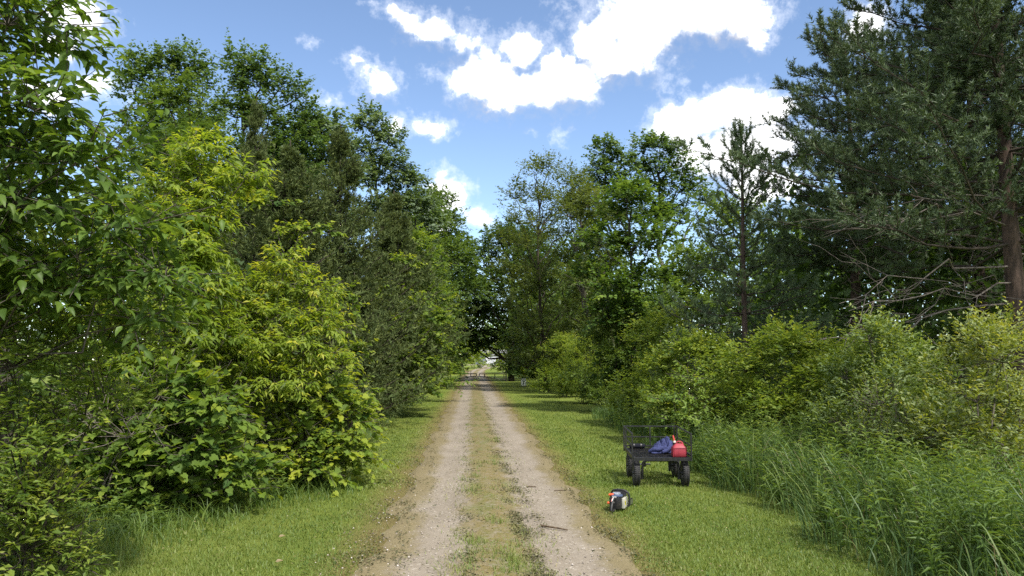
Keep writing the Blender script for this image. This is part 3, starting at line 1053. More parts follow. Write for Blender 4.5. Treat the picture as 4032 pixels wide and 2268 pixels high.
def build_lawn():
    rng = np.random.default_rng(11)

    def ys(n, y0, y1, p=1.7):
        a, b = y0 ** (1 - p), y1 ** (1 - p)
        return (a + (b - a) * rng.random(n)) ** (1 / (1 - p))
    parts = []
    for n, xa, xb, y0, y1, ns, w in ((62000, 1.12, 3.6, 4.4, 11, 1, .0075), (32000, 1.12, 3.5, 10, 34, 1, .014),
                                     (56000, -4.3, -.50, 4.4, 10.5, 1, .0075), (20000, -2.7, -.55, 10, 34, 1, .014)):
        Y = ys(n, y0, y1)
        X = xa + (xb - xa) * rng.random(n)
        off = np.abs(X - RX) - 1.04 + .16 * np.sin(Y * 3.1) * np.sin(X * 5)
        keep = rng.random(n) < np.clip(.25 + off * 1.8, .1, 1)
        X, Y, off = X[keep], Y[keep], off[keep]
        k = len(X)
        dry = np.clip(1 - off / .55, 0, 1)
        mow = np.exp(-((X - 2.25 + .05 * np.sin(Y)) / .12) ** 2)
        ti = np.clip(.22 + .42 * rng.random(k) ** 1.5 + .50 * dry * rng.random(k) + .3 * mow * rng.random(k) + .1 * np.sin(X * 1.7 + Y * .9), 0, 1)
        h = rng.uniform(.018, .048, k) * (1 - .35 * dry)
        parts.append(blades(rng, X, Y, np.zeros(k), h, w * rng.uniform(.6, 1.3, k), rng.uniform(.2, 1.0, k), ti, ns))
    V, F, T = cat_mesh(parts)
    link('lawn_grass', tri_mesh('lawn_grass', V, F, M['lawn'], T), None, 'stuff')
    # the strip between the wheel tracks
    n = 24000
    Y = ys(n, 4.4, 42, 1.6)
    X = RX + rng.normal(size=n) * .20
    clump = np.sin(Y * 2.1) + np.sin(Y * 4.7 + X * 9) + rng.normal(size=n) * .6
    keep = clump > -.5
    X, Y, clump = X[keep], Y[keep], clump[keep]
    k = len(X)
    ti = np.clip(.68 + .36 * rng.random(k) - .17 * np.clip(clump, 0, 3), .05, 1)
    p1 = blades(rng, X, Y, np.full(k, .018), rng.uniform(.022, .075, k) * np.clip(.5 + .3 * clump, .4, 1.2), .0065 * rng.uniform(.6, 1.4, k), rng.uniform(.3, 1.2, k), ti, 1)
    nt, nb_ = 64, 30                       # taller tufts that the wheels never touch
    ty, tx = ys(nt, 4.6, 34, 1.6), RX + rng.normal(size=nt) * .13
    X2, Y2 = np.repeat(tx, nb_) + rng.normal(size=nt * nb_) * .045, np.repeat(ty, nb_) + rng.normal(size=nt * nb_) * .06
    g_ = np.repeat(rng.random(nt), nb_)
    p2 = blades(rng, X2, Y2, np.full(nt * nb_, .018), rng.uniform(.04, .11, nt * nb_) * (.6 + .6 * g_), .006 * rng.uniform(.6, 1.3, nt * nb_), rng.uniform(.3, 1.1, nt * nb_), np.clip(.15 + .6 * g_ * rng.random(nt * nb_) + .2 * rng.random(nt * nb_), 0, 1), 2)
    V, F, T = cat_mesh([p1, p2])
    link('strip_grass', tri_mesh('strip_grass', V, F, M['lawn'], T), None, 'stuff')
    # trodden weeds and dry leaves lying on the strip and along the edges
    n = 42000
    Y = ys(n, 4.4, 36, 1.7)
    pick = rng.random(n)
    X = np.where(pick < .62, RX + rng.choice([-1, 1], n) * (.20 + .12 * rng.normal(size=n)), RX - 1.02 + .17 * rng.normal(size=n))
    X = np.where(pick > .82, RX + 1.08 + .10 * rng.normal(size=n), X)
    X = np.where((pick < .62) & (rng.random(n) < .5), RX + .24 + .13 * rng.normal(size=n), X)
    den = np.sin(Y * 3.3 + X * 2) + np.sin(Y * 7.9) + np.sin(X * 23 + Y * 1.3) + rng.normal(size=n) * .7
    keep = den > .35
    X, Y = X[keep], Y[keep]
    k = len(X)
    pos = np.stack([X, Y, .024 + .016 * rng.random(k)], 1)
    a = rng.uniform(0, 6.28, k)
    ax = np.stack([np.cos(a), np.sin(a), rng.normal(size=k) * .3], 1)
    nr = np.array([0, 0, 1.]) + rng.normal(size=(k, 3)) * .45
    L = rng.uniform(.014, .036, k)
    V, F, T = place_leaves('rhomb', pos, ax, nr, L, L * .55, np.clip(rng.random(k), 0, 1))
    link('trodden_weeds', tri_mesh('trodden_weeds', V, F, M['clover'], T), None, 'stuff')
    n = 5200
    Y = ys(n, 4.4, 25, 1.7)
    X = np.where(rng.random(n) < .5, rng.uniform(-1.5, 1.75, n), np.where(rng.random(n) < .6, rng.uniform(1.3, 3.3, n), rng.uniform(-3.4, -.9, n)))
    a = rng.uniform(0, 6.28, n)
    L = rng.uniform(.008, .026, n)
    V, F, T = place_leaves('rhomb', np.stack([X, Y, np.full(n, .028)], 1), np.stack([np.cos(a), np.sin(a), 0 * a + .1], 1), np.array([0, 0, 1.]) + rng.normal(size=(n, 3)) * .3, L, L * .4, rng.random(n))
    link('leaf_litter', tri_mesh('leaf_litter', V, F, M['litter'], T), None, 'stuff')
    # clover patches and pale clippings in the turf
    n = 15000
    Y = ys(n, 4.4, 24, 1.7)
    X = np.where(rng.random(n) < .5, rng.uniform(1.35, 3.4, n), rng.uniform(-3.6, -1.0, n))
    den = np.sin(X * 3.1 + Y * 1.7) + np.sin(Y * 2.9 - X * 2.2) + np.sin(Y * 6.1 + X * 5) * .6 + rng.normal(size=n) * .4
    k_ = den > .75
    X, Y = X[k_], Y[k_]
    k = len(X)
    a = rng.uniform(0, 6.28, k)
    L = rng.uniform(.012, .024, k)
    V, F, T = place_leaves('rhomb', np.stack([X, Y, rng.uniform(.02, .05, k)], 1), np.stack([np.cos(a), np.sin(a), 0 * a], 1), np.array([0, 0, 1.]) + rng.normal(size=(k, 3)) * .35, L, L * .85, .1 + .35 * rng.random(k))
    link('lawn_clover', tri_mesh('lawn_clover', V, F, M['weed'], T), None, 'stuff')
    # loose stones
    n = 2000
    Y = ys(n, 4.4, 20, 1.9)
    X = np.where(rng.random(n) < .75, RX + rng.uniform(-1.05, 1.05, n), RX - 1.05 + .2 * rng.normal(size=n))
    r = .0035 + .0085 * rng.random(n) ** 3
    oc = np.array([(1, 0, 0), (-1, 0, 0), (0, 1, 0), (0, -1, 0), (0, 0, .75), (0, 0, -.6)], float)
    of = np.array([(0, 2, 4), (2, 1, 4), (1, 3, 4), (3, 0, 4), (2, 0, 5), (1, 2, 5), (3, 1, 5), (0, 3, 5)])
    V = np.stack([X, Y, .014 + r * .3], 1)[:, None] + oc[None] * r[:, None, None] * rng.uniform(.7, 1.3, (n, 6, 1))
    F = of[None] + (np.arange(n) * 6)[:, None, None]
    M['pebble'] = foliage('pebble_stone', (.16, .13, .11), (.34, .29, .25), (.55, .51, .47), transl=0.0, rough=.9, spec=.2)
    link('loose_gravel', tri_mesh('loose_gravel', V.reshape(-1, 3), F.reshape(-1, 3), M['pebble'], np.repeat(rng.random(n), 8)), None, 'stuff')


build_lawn()


def grass_patch(name, n, xr, yr, h, w, mat, seed, lean=(.15, .6), wind=(-.1, -.05), edge=None, nseg=3, tint=(.1, .6), kind='stuff'):
    rng = np.random.default_rng(seed)
    X, Y = rng.uniform(*xr, n), rng.uniform(*yr, n)
    cl = .5 + .5 * np.sin(X * 4.1 + np.sin(Y * 2.3) * 2) * np.sin(Y * 3.7 + X)
    hh = rng.uniform(h[0], h[1], n) * (.62 + .5 * cl)
    if edge is not None:
        e = edge(X, Y)
        keep = e > 0
        X, Y, hh = X[keep], Y[keep], (hh * np.clip(.35 + e * 1.6, 0, 1))[keep]
        cl = cl[keep]
    k = len(X)
    ti = np.clip(tint[0] + tint[1] * rng.random(k) ** 1.4 + .15 * (cl - .5), 0, 1)
    V, F, T = blades(rng, X, Y, np.zeros(k), hh, w * rng.uniform(.6, 1.3, k), rng.uniform(*lean, k), ti, nseg, wind, .7)
    return link(name, tri_mesh(name, V, F, M[mat], T), None, kind)


def weed_stand(name, n, xr, yr, h, mat, seed, leaf=(.10, .016), nl=34, edge=None, kind='stuff'):
    """upright stems with narrow leaves all the way up"""
    rng = np.random.default_rng(seed)
    X, Y = rng.uniform(*xr, n), rng.uniform(*yr, n)
    hh = rng.uniform(h[0], h[1], n)
    if edge is not None:
        e = edge(X, Y)
        kp = e > 0
        X, Y, hh = X[kp], Y[kp], (hh * np.clip(.45 + e * 1.4, 0, 1))[kp]
        n = len(X)
    top = np.stack([X + rng.normal(size=n) * .09 - .05, Y + rng.normal(size=n) * .08, hh], 1)
    bot = np.stack([X, Y, np.zeros(n)], 1)
    SV, SF = segs_mesh(bot, top, .004, .002, 3)
    t = .12 + .88 * (np.arange(nl) + .5) / nl
    a = np.arange(nl)[None] * 2.39996 + rng.uniform(0, 6.28, (n, 1))
    pos = bot[:, None] + (top - bot)[:, None] * t[None, :, None]
    ax = np.stack([np.cos(a), np.sin(a), .55 - .5 * (1 - t)[None] + 0 * a], 2) + rng.normal(size=(n, nl, 3)) * .2
    nr = np.array([0, 0, 1.]) + rng.normal(size=(n, nl, 3)) * .3
    sz = (.7 + .5 * np.sin(np.pi * t))[None] * rng.uniform(.7, 1.2, (n, nl))
    ti = np.clip(.1 + .4 * rng.random((n, nl)) + .4 * t[None] ** 3 + rng.normal(size=(n, 1)) * .1, 0, 1)
    q = n * nl
    V, F, T = place_leaves('lance', pos.reshape(q, 3), ax.reshape(q, 3), nr.reshape(q, 3), leaf[0] * sz.ravel(), leaf[1] * sz.ravel(), ti.ravel())
    V2, F2, T2 = cat_mesh([(V, F, T), (SV, SF, np.full(len(SF), .3))])
    return link(name, tri_mesh(name, V2, F2, M[mat], T2), None, kind)


right_edge = lambda X, Y: X - (3.26 + .14 * np.sin(Y * 1.7) + .12 * np.sin(Y * 4.3) + .06 * np.sin(Y * 11) + .02 * (Y - 8)) + .10 * np.sin(X * 37 + Y * 53)
grass_patch('tall_grass', 7600, (3.0, 5.6), (4.6, 12.5), (.40, 1.08), .0115, 'reed', 21, (.08, .75), (-.16, -.02), right_edge, 4, (.05, .85))
grass_patch('dry_stalks', 260, (3.1, 5.6), (4.8, 12.5), (.6, 1.15), .006, 'litter', 29, (.05, .6), (-.12, 0), right_edge, 3, (.3, .6))
grass_patch('tall_grass', 3000, (3.1, 4.6), (12, 24), (.35, .8), .018, 'reed', 22, (.1, .5), (-.12, 0), right_edge, 3)
weed_stand('tall_weeds', 430, (3.1, 5.4), (5.0, 11.6), (.45, .95), 'weed', 23, leaf=(.115, .02), nl=28, edge=right_edge)
weed_stand('tall_weeds', 160, (3.3, 4.6), (10.5, 18), (.45, .9), 'weed', 24, edge=right_edge)
left_edge = lambda X, Y: -X - (3.05 + .45 * (8 - Y) * (Y < 8) * .35 - .52 * np.clip(Y - 8, 0, 2.2) + .10 * np.sin(Y * 3.1))
grass_patch('rough_grass', 10500, (-5.0, -1.4), (4.6, 10.6), (.10, .40), .008, 'weed', 25, (.3, 1.1), (.05, -.1), lambda X, Y: left_edge(X, Y) + .62, 3, (.2, .65))
weed_stand('low_weeds', 520, (-4.6, -1.5), (5.0, 10.2), (.18, .55), 'weed', 26, leaf=(.085, .026), nl=20, edge=left_edge)
grass_patch('rough_grass', 3200, (-3.0, -1.5), (10.5, 30), (.08, .3), .012, 'reed', 27, (.3, 1.0), (0, 0), lambda X, Y: -X - 2.0 + .1 * np.sin(Y * 2), 2, (.1, .5))
grass_patch('grass_tuft', 190, (-.16, .26), (6.1, 6.75), (.05, .16), .007, 'reed', 28, (.4, 1.2), (0, -.1), lambda X, Y: .25 - np.hypot((X - .03) * 1.1, Y - 6.4) + .2, 3, (.3, .5), None)
bpy.data.objects['grass_tuft']['kind'] = 'stuff'


# ------------------------------------------------------------------ building, gate, sign
def build_building():
    root = empty('storage_building', (4.0, 228.5, 0), R(22))
    tag(root, 'pale low building glimpsed at the end of the drive', 'building')
    W, D, Hh = 11.0, 8.0, 2.7
    for nm, mat, c, s in (('wall', 'wall_white', (W / 2, .075, Hh / 2), (W, .15, Hh)), ('wall', 'wall_shade_grey', (.075, D / 2 + .075, Hh / 2), (.15, D - .15, Hh)),
                          ('wall', 'wall_white', (W / 2, D + .075, Hh / 2), (W, .15, Hh)), ('wall', 'wall_shade_grey', (W - .075, D / 2 + .075, Hh / 2), (.15, D - .15, Hh))):
        mb = MB().box(c, s)
        o = mb.build(nm, M[mat], root)
    mb = MB()
    for k in range(22):
        mb.box((.25 + k * .5, -.012, Hh / 2), (.04, .022, Hh - .02))
    mb.build('siding_rib', M['wall_white'], root)
    MB().box((-.02, -.02, Hh / 2), (.12, .12, Hh + .02)).build('corner_trim', M['wall_white'], root)
    mb = MB()
    e = .35
    mb.add([(-e, -e, Hh), (W + e, -e, Hh), (W + e, D / 2, Hh + 1.5), (-e, D / 2, Hh + 1.5), (-e, D + e, Hh), (W + e, D + e, Hh),
            (-e, -e, Hh + .12), (W + e, -e, Hh + .12), (W + e, D / 2, Hh + 1.62), (-e, D / 2, Hh + 1.62), (-e, D + e, Hh + .12), (W + e, D + e, Hh + .12)],
           [(0, 3, 2, 1), (3, 4, 5, 2), (6, 7, 8, 9), (9, 8, 11, 10), (0, 1, 7, 6), (4, 10, 11, 5), (0, 6, 9, 3), (3, 9, 10, 4), (1, 2, 8, 7), (2, 5, 11, 8)])
    mb.build('roof', M['roof'], root)
    for x in (0.05, W - .05):
        MB().add([(x - .04, .2, Hh), (x - .04, D - .2, Hh), (x - .04, D / 2, Hh + 1.38), (x + .04, .2, Hh), (x + .04, D - .2, Hh), (x + .04, D / 2, Hh + 1.38)],
                 [(0, 1, 2), (3, 5, 4), (0, 3, 4, 1), (1, 4, 5, 2), (2, 5, 3, 0)]).build('gable', M['wall_shade_grey'], root)
    MB().box((2.2, -.03, 1.05), (.95, .05, 2.1)).build('door', M['wall_shade_grey'], root)


def build_gate(x_hinge, x_free, Y, label):
    """low barrier leaf: level top rail, sloping bottom rail, uprights"""
    root = empty('barrier_gate', (x_hinge, Y, 0))
    tag(root, label, 'gate', 'pair of barrier gate leaves')
    L = x_free - x_hinge
    zt, r = .56, .036
    zb = lambda f: .13 + .25 * f
    sgn = 1 if L > 0 else -1
    a = .07 * sgn
    MB().tube([(a, 0, zt), (L, 0, zt)], r).build('top_rail', M['gate'], root, smooth=True)
    MB().tube([(a, 0, zb(0)), (L - .03 * sgn, 0, zb(1))], r * .8).build('bottom_rail', M['gate'], root, smooth=True)
    for f in (.08, .42, .80, 1.0):
        MB().tube([(L * f, .002, zb(f)), (L * f, .002, zt + (.03 if f == 1.0 else 0))], r * .9).build('upright', M['gate'], root, smooth=True)
    for z in (.2, .5):
        MB().box((.06 * sgn, 0, z), (.08, .05, .03)).build('hinge', M['gate'], root)
    p = empty('gate_post', (x_hinge, Y, 0))
    tag(p, 'dark steel gate post ' + ('at the foot of the ivy covered trunk' if x_hinge > 0 else 'half hidden under the leaves on the other side of the road'), 'gate post', 'gate posts')
    MB().tube([(0, 0, -.1), (0, 0, .72)], .05, 12).build('shaft', M['gate'], p, smooth=True)
    MB().lathe([(0, .765), (.03, .76), (.056, .745), (.056, .72), (0, .72)], n=12).build('cap', M['gate'], p, smooth=True)


def build_sign():
    root = empty('speed_sign', (2.84, 43.0, 0), R(-3))
    tag(root, 'small white SPEED LIMIT 5 sign on a low post at the right verge', 'sign')
    W, H, zc = .28, .40, .36
    MB().box((0, 0, zc), (W, .006, H)).build('panel', M['sign_white'], root, bevel=.002)
    b = MB()
    t, i = .005, .010
    for s in (-1, 1):
        b.box((s * (W / 2 - i), -.0055, zc), (t, .003, H - 2 * i + t))
        b.box((0, -.0055, zc + s * (H / 2 - i)), (W - 2 * i - t, .003, t))
    b.build('border', M['ink'], root)
    for txt, z, size in (('SPEED', zc + .105, .078), ('LIMIT', zc + .030, .078), ('5', zc - .150, .205)):
        cu = bpy.data.curves.new('lettering', 'FONT')
        cu.body = txt
        cu.size = size
        cu.align_x = 'CENTER'
        cu.extrude = .0015
        cu.offset = .0005 if size < .1 else .003
        cu.materials.append(M['ink'])
        tmp = bpy.data.objects.new('lettering', cu)
        COL.objects.link(tmp)
        bpy.context.view_layer.update()
        me = bpy.data.meshes.new_from_object(tmp.evaluated_get(bpy.context.evaluated_depsgraph_get()))
        bpy.data.objects.remove(tmp)
        o = link('lettering', me, root)
        o.location = (0, -.0052, z)
        o.rotation_euler = (R(90), 0, 0)
    MB().box((0, .016, .27), (.035, .02, .60)).build('post', M['post'], root)
    for z in (.22, .50):
        MB().lathe([(0, 0), (.012, 0), (.012, .006), (0, .009)], (0, 0, 0), 'Y', 8).build('bolt', M['post'], root).location = (0, -.011, z)


build_building()
build_gate(2.47, .50, 56.8, 'black steel gate leaf hinged beside the ivy covered trunk')
build_gate(-1.80, .30, 57.2, 'black steel gate leaf whose hinge end hides under the leaves opposite the ivy covered trunk')
build_sign()


# ------------------------------------------------------------------ garden cart and its load
CART = Vector((2.50, 10.52, 0))
CART_RZ = R(-5.5)


def cart_pt(x, y, z=0):
    c, s = math.cos(CART_RZ), math.sin(CART_RZ)
    return (CART.x + x * c - y * s, CART.y + x * s + y * c, z)


def build_cart():
    root = empty('garden_cart', CART, CART_RZ)
    tag(root, 'black steel mesh deck garden cart with open tail and railings parked on the lawn', 'cart')
    w, l, zd, zt = .365, .565, .385, .685
    f = MB()
    for s in (-1, 1):
        f.box((s * (w - .0125), 0, zd - .022), (.025, 2 * l, .042))
        f.box((0, s * (l - .0125), zd - .0225), (2 * w - .05, .025, .042))
    for y in (-.19, .19):
        f.box((0, y, zd - .03), (2 * w - .05, .025, .025))
    f.build('deck_frame', M['black'], root, bevel=.002)
    d = MB()
    nx, ny = 30, 40
    cw, cl = (2 * w - .05) / nx, (2 * l - .05) / ny
    for i in range(nx):
        for j in range(ny):
            x0, y0 = -w + .025 + (i + .5) * cw, -l + .025 + (j + .5) * cl
            if (i + j) % 2 == 0:
                d.bar((x0 - cw / 2, y0 - cl / 2, zd - .008), (x0 + cw / 2, y0 + cl / 2, zd - .005), .006, .004)
            else:
                d.bar((x0 - cw / 2, y0 + cl / 2, zd - .005), (x0 + cw / 2, y0 - cl / 2, zd - .008), .006, .004)
    d.build('deck_mesh', M['deckmetal'], root)

    def panel(name, a, b, posts, label=None):
        a, b = Vector(a), Vector(b)
        g = MB()
        g.bar(a + Vector((0, 0, zt)), b + Vector((0, 0, zt)), .020, .018)
        g.build('top_rail', M['black'], root, bevel=.002)
        MB().bar(a + Vector((0, 0, zd + .15)), b + Vector((0, 0, zd + .15)), .015, .015).build('middle_rail', M['black'], root, bevel=.002)
        MB().bar(a + Vector((0, 0, zd + .022)), b + Vector((0, 0, zd + .022)), .022, .022).build('bottom_rail', M['black'], root, bevel=.002)
        for t in posts:
            p = a + (b - a) * t
            MB().box((p.x, p.y, (zd - .045 + zt - .011) / 2), (.018, .018, zt - .011 - zd + .045)).build('post', M['black'], root, bevel=.002)
    panel('left', (-w - .013, -l, 0), (-w - .013, l - .02, 0), (.01, .99))
    panel('right', (w + .013, -l, 0), (w + .013, l - .02, 0), (.01, .99))
    panel('front', (-w - .02, l + .012, 0), (w + .02, l + .012, 0), (.05, .5, .95))
    wr, ww = .165, .043
    tyre = MB().lathe([(.088, -ww * .8), (.105, -ww * .95), (.135, -ww), (.152, -ww * .86), (.163, -ww * .55), (.166, -.006), (.163, 0), (.166, .006), (.163, ww * .55), (.152, ww * .86), (.135, ww), (.105, ww * .95), (.088, ww * .8)], axis='X', n=40, closed=True)
    for k in range(40):
        a = 2 * math.pi * k / 40
        for s in (-1, 1):
            rot = Matrix.Rotation(a, 3, 'X')
            tyre.box(rot @ Vector((s * .022, 0, .166)), (.028, .012, .006), rot @ Matrix.Rotation(s * .5, 3, 'Z'))
    rim = MB().lathe([(.0, -.012), (.05, -.014), (.060, -.030), (.086, -.036), (.091, -.030), (.091, .030), (.086, .036), (.060, .030), (.05, .014), (0, .012)], axis='X', n=28)
    hub = MB().lathe([(0, -.052), (.014, -.052), (.018, -.046), (.018, .046), (.014, .052), (0, .052)], axis='X', n=12)
    first = None
    for y in (-.40, .36):
        for x in (-.315, .315):
            if first is None:
                wh = empty('wheel', (x, y, wr), 0, root)
                first = [wh, tyre.build('tyre', M['rubber'], wh, smooth=True), rim.build('rim', M['rim'], wh, smooth=True), hub.build('hub', M['black'], wh, smooth=True)]
            else:
                wh = first[0].copy()
                COL.objects.link(wh)
                wh.location = (x, y, wr)
                for c in first[1:]:
                    c2 = c.copy()
                    COL.objects.link(c2)
                    c2.parent = wh
    for y in (-.40, .36):
        pts = [(-.235, y, .085), (-.235, y, .22), (-.225, y, .288), (-.20, y, .318), (-.165, y, .328), (.165, y, .328), (.20, y, .318), (.225, y, .288), (.235, y, .22), (.235, y, .085)]
        MB().tube(pts, .017, 10).build('axle_arch', M['black'], root, smooth=True)
        for s in (-1, 1):
            MB().box((s * .243, y, .15), (.016, .05, .12)).build('axle_bracket', M['black'], root, bevel=.003)
            MB().tube([(s * .24, y, wr), (s * .37, y, wr)], .009, 8).build('axle', M['black'], root, smooth=True)
        MB().box((0, y, .337), (.10, .10, .018)).build('pivot_plate', M['black'], root, bevel=.003)
    h = empty('pull_handle', (0, .40, .27), 0, root)
    MB().tube([(0, 0, .01), (-.03, .18, -.04), (-.07, .42, -.15)], .013, 8).build('tongue', M['black'], h, smooth=True)
    MB().tube([(-.17, .40, -.155), (.03, .44, -.155)], .012, 8).build('grip', M['rim'], h, smooth=True)
    MB().box((-.065, .40, -.15), (.05, .06, .07)).build('knuckle', M['black'], h, bevel=.006)


def rounded(a, b, r, n=5):
    out = []
    for cx, cy, a0 in ((a - r, b - r, 0), (-a + r, b - r, 90), (-a + r, -b + r, 180), (a - r, -b + r, 270)):
        for k in range(n + 1):
            t = R(a0 + 90 * k / n)
            out.append((cx + r * math.cos(t), cy + r * math.sin(t)))
    return out


def loft(rings):
    mb = MB()
    V, n = [], len(rings[0][0])
    for ring, z, dx, dy in rings:
        V += [(x + dx, y + dy, z) for x, y in ring]
    F = []
    for i in range(len(rings) - 1):
        for k in range(n):
            F.append((i * n + k, i * n + (k + 1) % n, (i + 1) * n + (k + 1) % n, (i + 1) * n + k))
    F.append(tuple(range(n))[::-1])
    F.append(tuple((len(rings) - 1) * n + k for k in range(n)))
    return mb.add(V, F)


def build_gas_can():
    root = empty('gas_can', cart_pt(.24, -.43, .384), CART_RZ + R(3))
    root.scale = (.95, .95, .86)
    tag(root, 'faded red plastic fuel can with upright spout on the tail corner of the cart', 'fuel can')
    r = .026
    loft([(rounded(.088, .068, r), 0, 0, 0), (rounded(.096, .076, r), .012, 0, 0), (rounded(.097, .077, r), .07, 0, 0), (rounded(.096, .076, r), .128, 0, 0),
          (rounded(.091, .072, r), .142, 0, 0), (rounded(.080, .062, r), .158, 0, 0), (rounded(.058, .040, .02), .188, 0, 0), (rounded(.050, .032, .018), .194, 0, 0)]).build('body', M['red'], root, smooth=True)
    MB().tube([(-.035, .0, .186), (-.03, 0, .212), (-.01, 0, .224), (.02, 0, .222), (.045, 0, .205), (.062, 0, .17)], .012, 10).build('handle', M['red'], root, smooth=True)
    g = MB()
    g.tube([(-.094, -.078, .004), (-.094, -.078, .13)], .004, 6)
    g.tube([(-.085, -.079, .131), (.085, -.079, .131)], .0035, 6)
    g.build('seam', M['red'], root, smooth=True)
    sp = empty('spout', (-.055, .01, .178), 0, root)
    MB().tube([(0, 0, 0), (-.002, 0, .03)], [.026, .025], 14).build('collar', M['saw_black'], sp, smooth=True)
    MB().tube([(-.002, 0, .03), (-.006, 0, .058)], [.0215, .0165], 14).build('ring', M['cream'], sp, smooth=True)
    MB().tube([(-.006, 0, .058), (-.014, .003, .10), (-.022, .006, .135)], [.015, .0125, .011], 12).build('nozzle', M['spout'], sp, smooth=True)


def build_jacket():
    from mathutils import noise
    mb = MB()
    nr, na = 30, 96
    V = []
    for i in range(nr + 1):
        f = i / nr
        for k in range(na):
            a = 2 * math.pi * k / na
            rad = 1 + .13 * math.sin(2 * a + .6) + .09 * math.sin(3 * a + 2) + .06 * math.sin(7 * a) + .04 * math.sin(11 * a + 1)
            x, y = .185 * rad * f * math.cos(a), .135 * rad * f * math.sin(a)
            hump = .17 * math.exp(-(((x - .065) / .075) ** 2 + ((y - .0) / .085) ** 2)) + .075 * math.exp(-(((x + .06) / .09) ** 2 + ((y + .01) / .08) ** 2)) + .03
            p = Vector((x * 9, y * 9, .3))
            q = p + Vector((noise.noise(p * .8), noise.noise(p * .8 + Vector((5, 1, 2))), 0)) * 1.3
            rid = (1 - abs(noise.noise(q * 1.5)) * 2.6) * .036 + (1 - abs(noise.noise(q * 3.1 + Vector((3, 3, 3)))) * 2.4) * .020 + noise.noise(q * 7) * .005
            z = (hump + rid) * (1 - f ** 5) + .004
            over = .018 * noise.noise(q * 1.9 + Vector((9, 0, 0)))
            V.append((x + over, y + over * .6, max(.003, z)))
    F = []
    for i in range(nr):
        for k in range(na):
            F.append((i * na + k, i * na + (k + 1) % na, (i + 1) * na + (k + 1) % na, (i + 1) * na + k))
    mb.add(V, F)
    o = mb.build('crumpled_jacket', M['denim'], None, smooth=True)
    o.location = cart_pt(.10, -.02, .385)
    o.rotation_euler = (0, 0, CART_RZ)
    root = o
    tag(root, 'crumpled blue violet work jacket heaped on the cart deck behind the red can', 'jacket')
    for pts in ([(-.20, -.06, .018), (-.15, -.10, .05), (-.08, -.11, .055), (-.02, -.09, .07)], [(-.03, -.135, .02), (.03, -.13, .045), (.08, -.10, .09), (.09, -.04, .15)]):
        MB().tube(pts, [.022, .030, .034, .028], 10).build('sleeve', M['denim'], root, smooth=True)


def build_strap():
    root = empty('tool_roll', cart_pt(-.20, .44, .385), CART_RZ + R(6))
    tag(root, 'small black rolled tool bag at the far end of the cart deck', 'tool bag')
    MB().tube([(-.11, 0, .032), (-.10, 0, .034), (0, .004, .036), (.10, 0, .034), (.11, 0, .030)], [.018, .031, .034, .032, .02], 12).build('roll', M['navy'], root, smooth=True)
    for x in (-.05, .05):
        MB().lathe([(.0345, -.010), (.0375, -.010), (.0375, .010), (.0345, .010)], (x, .003, .036), 'X', 18, True).build('strap', M['black'], root, smooth=True)


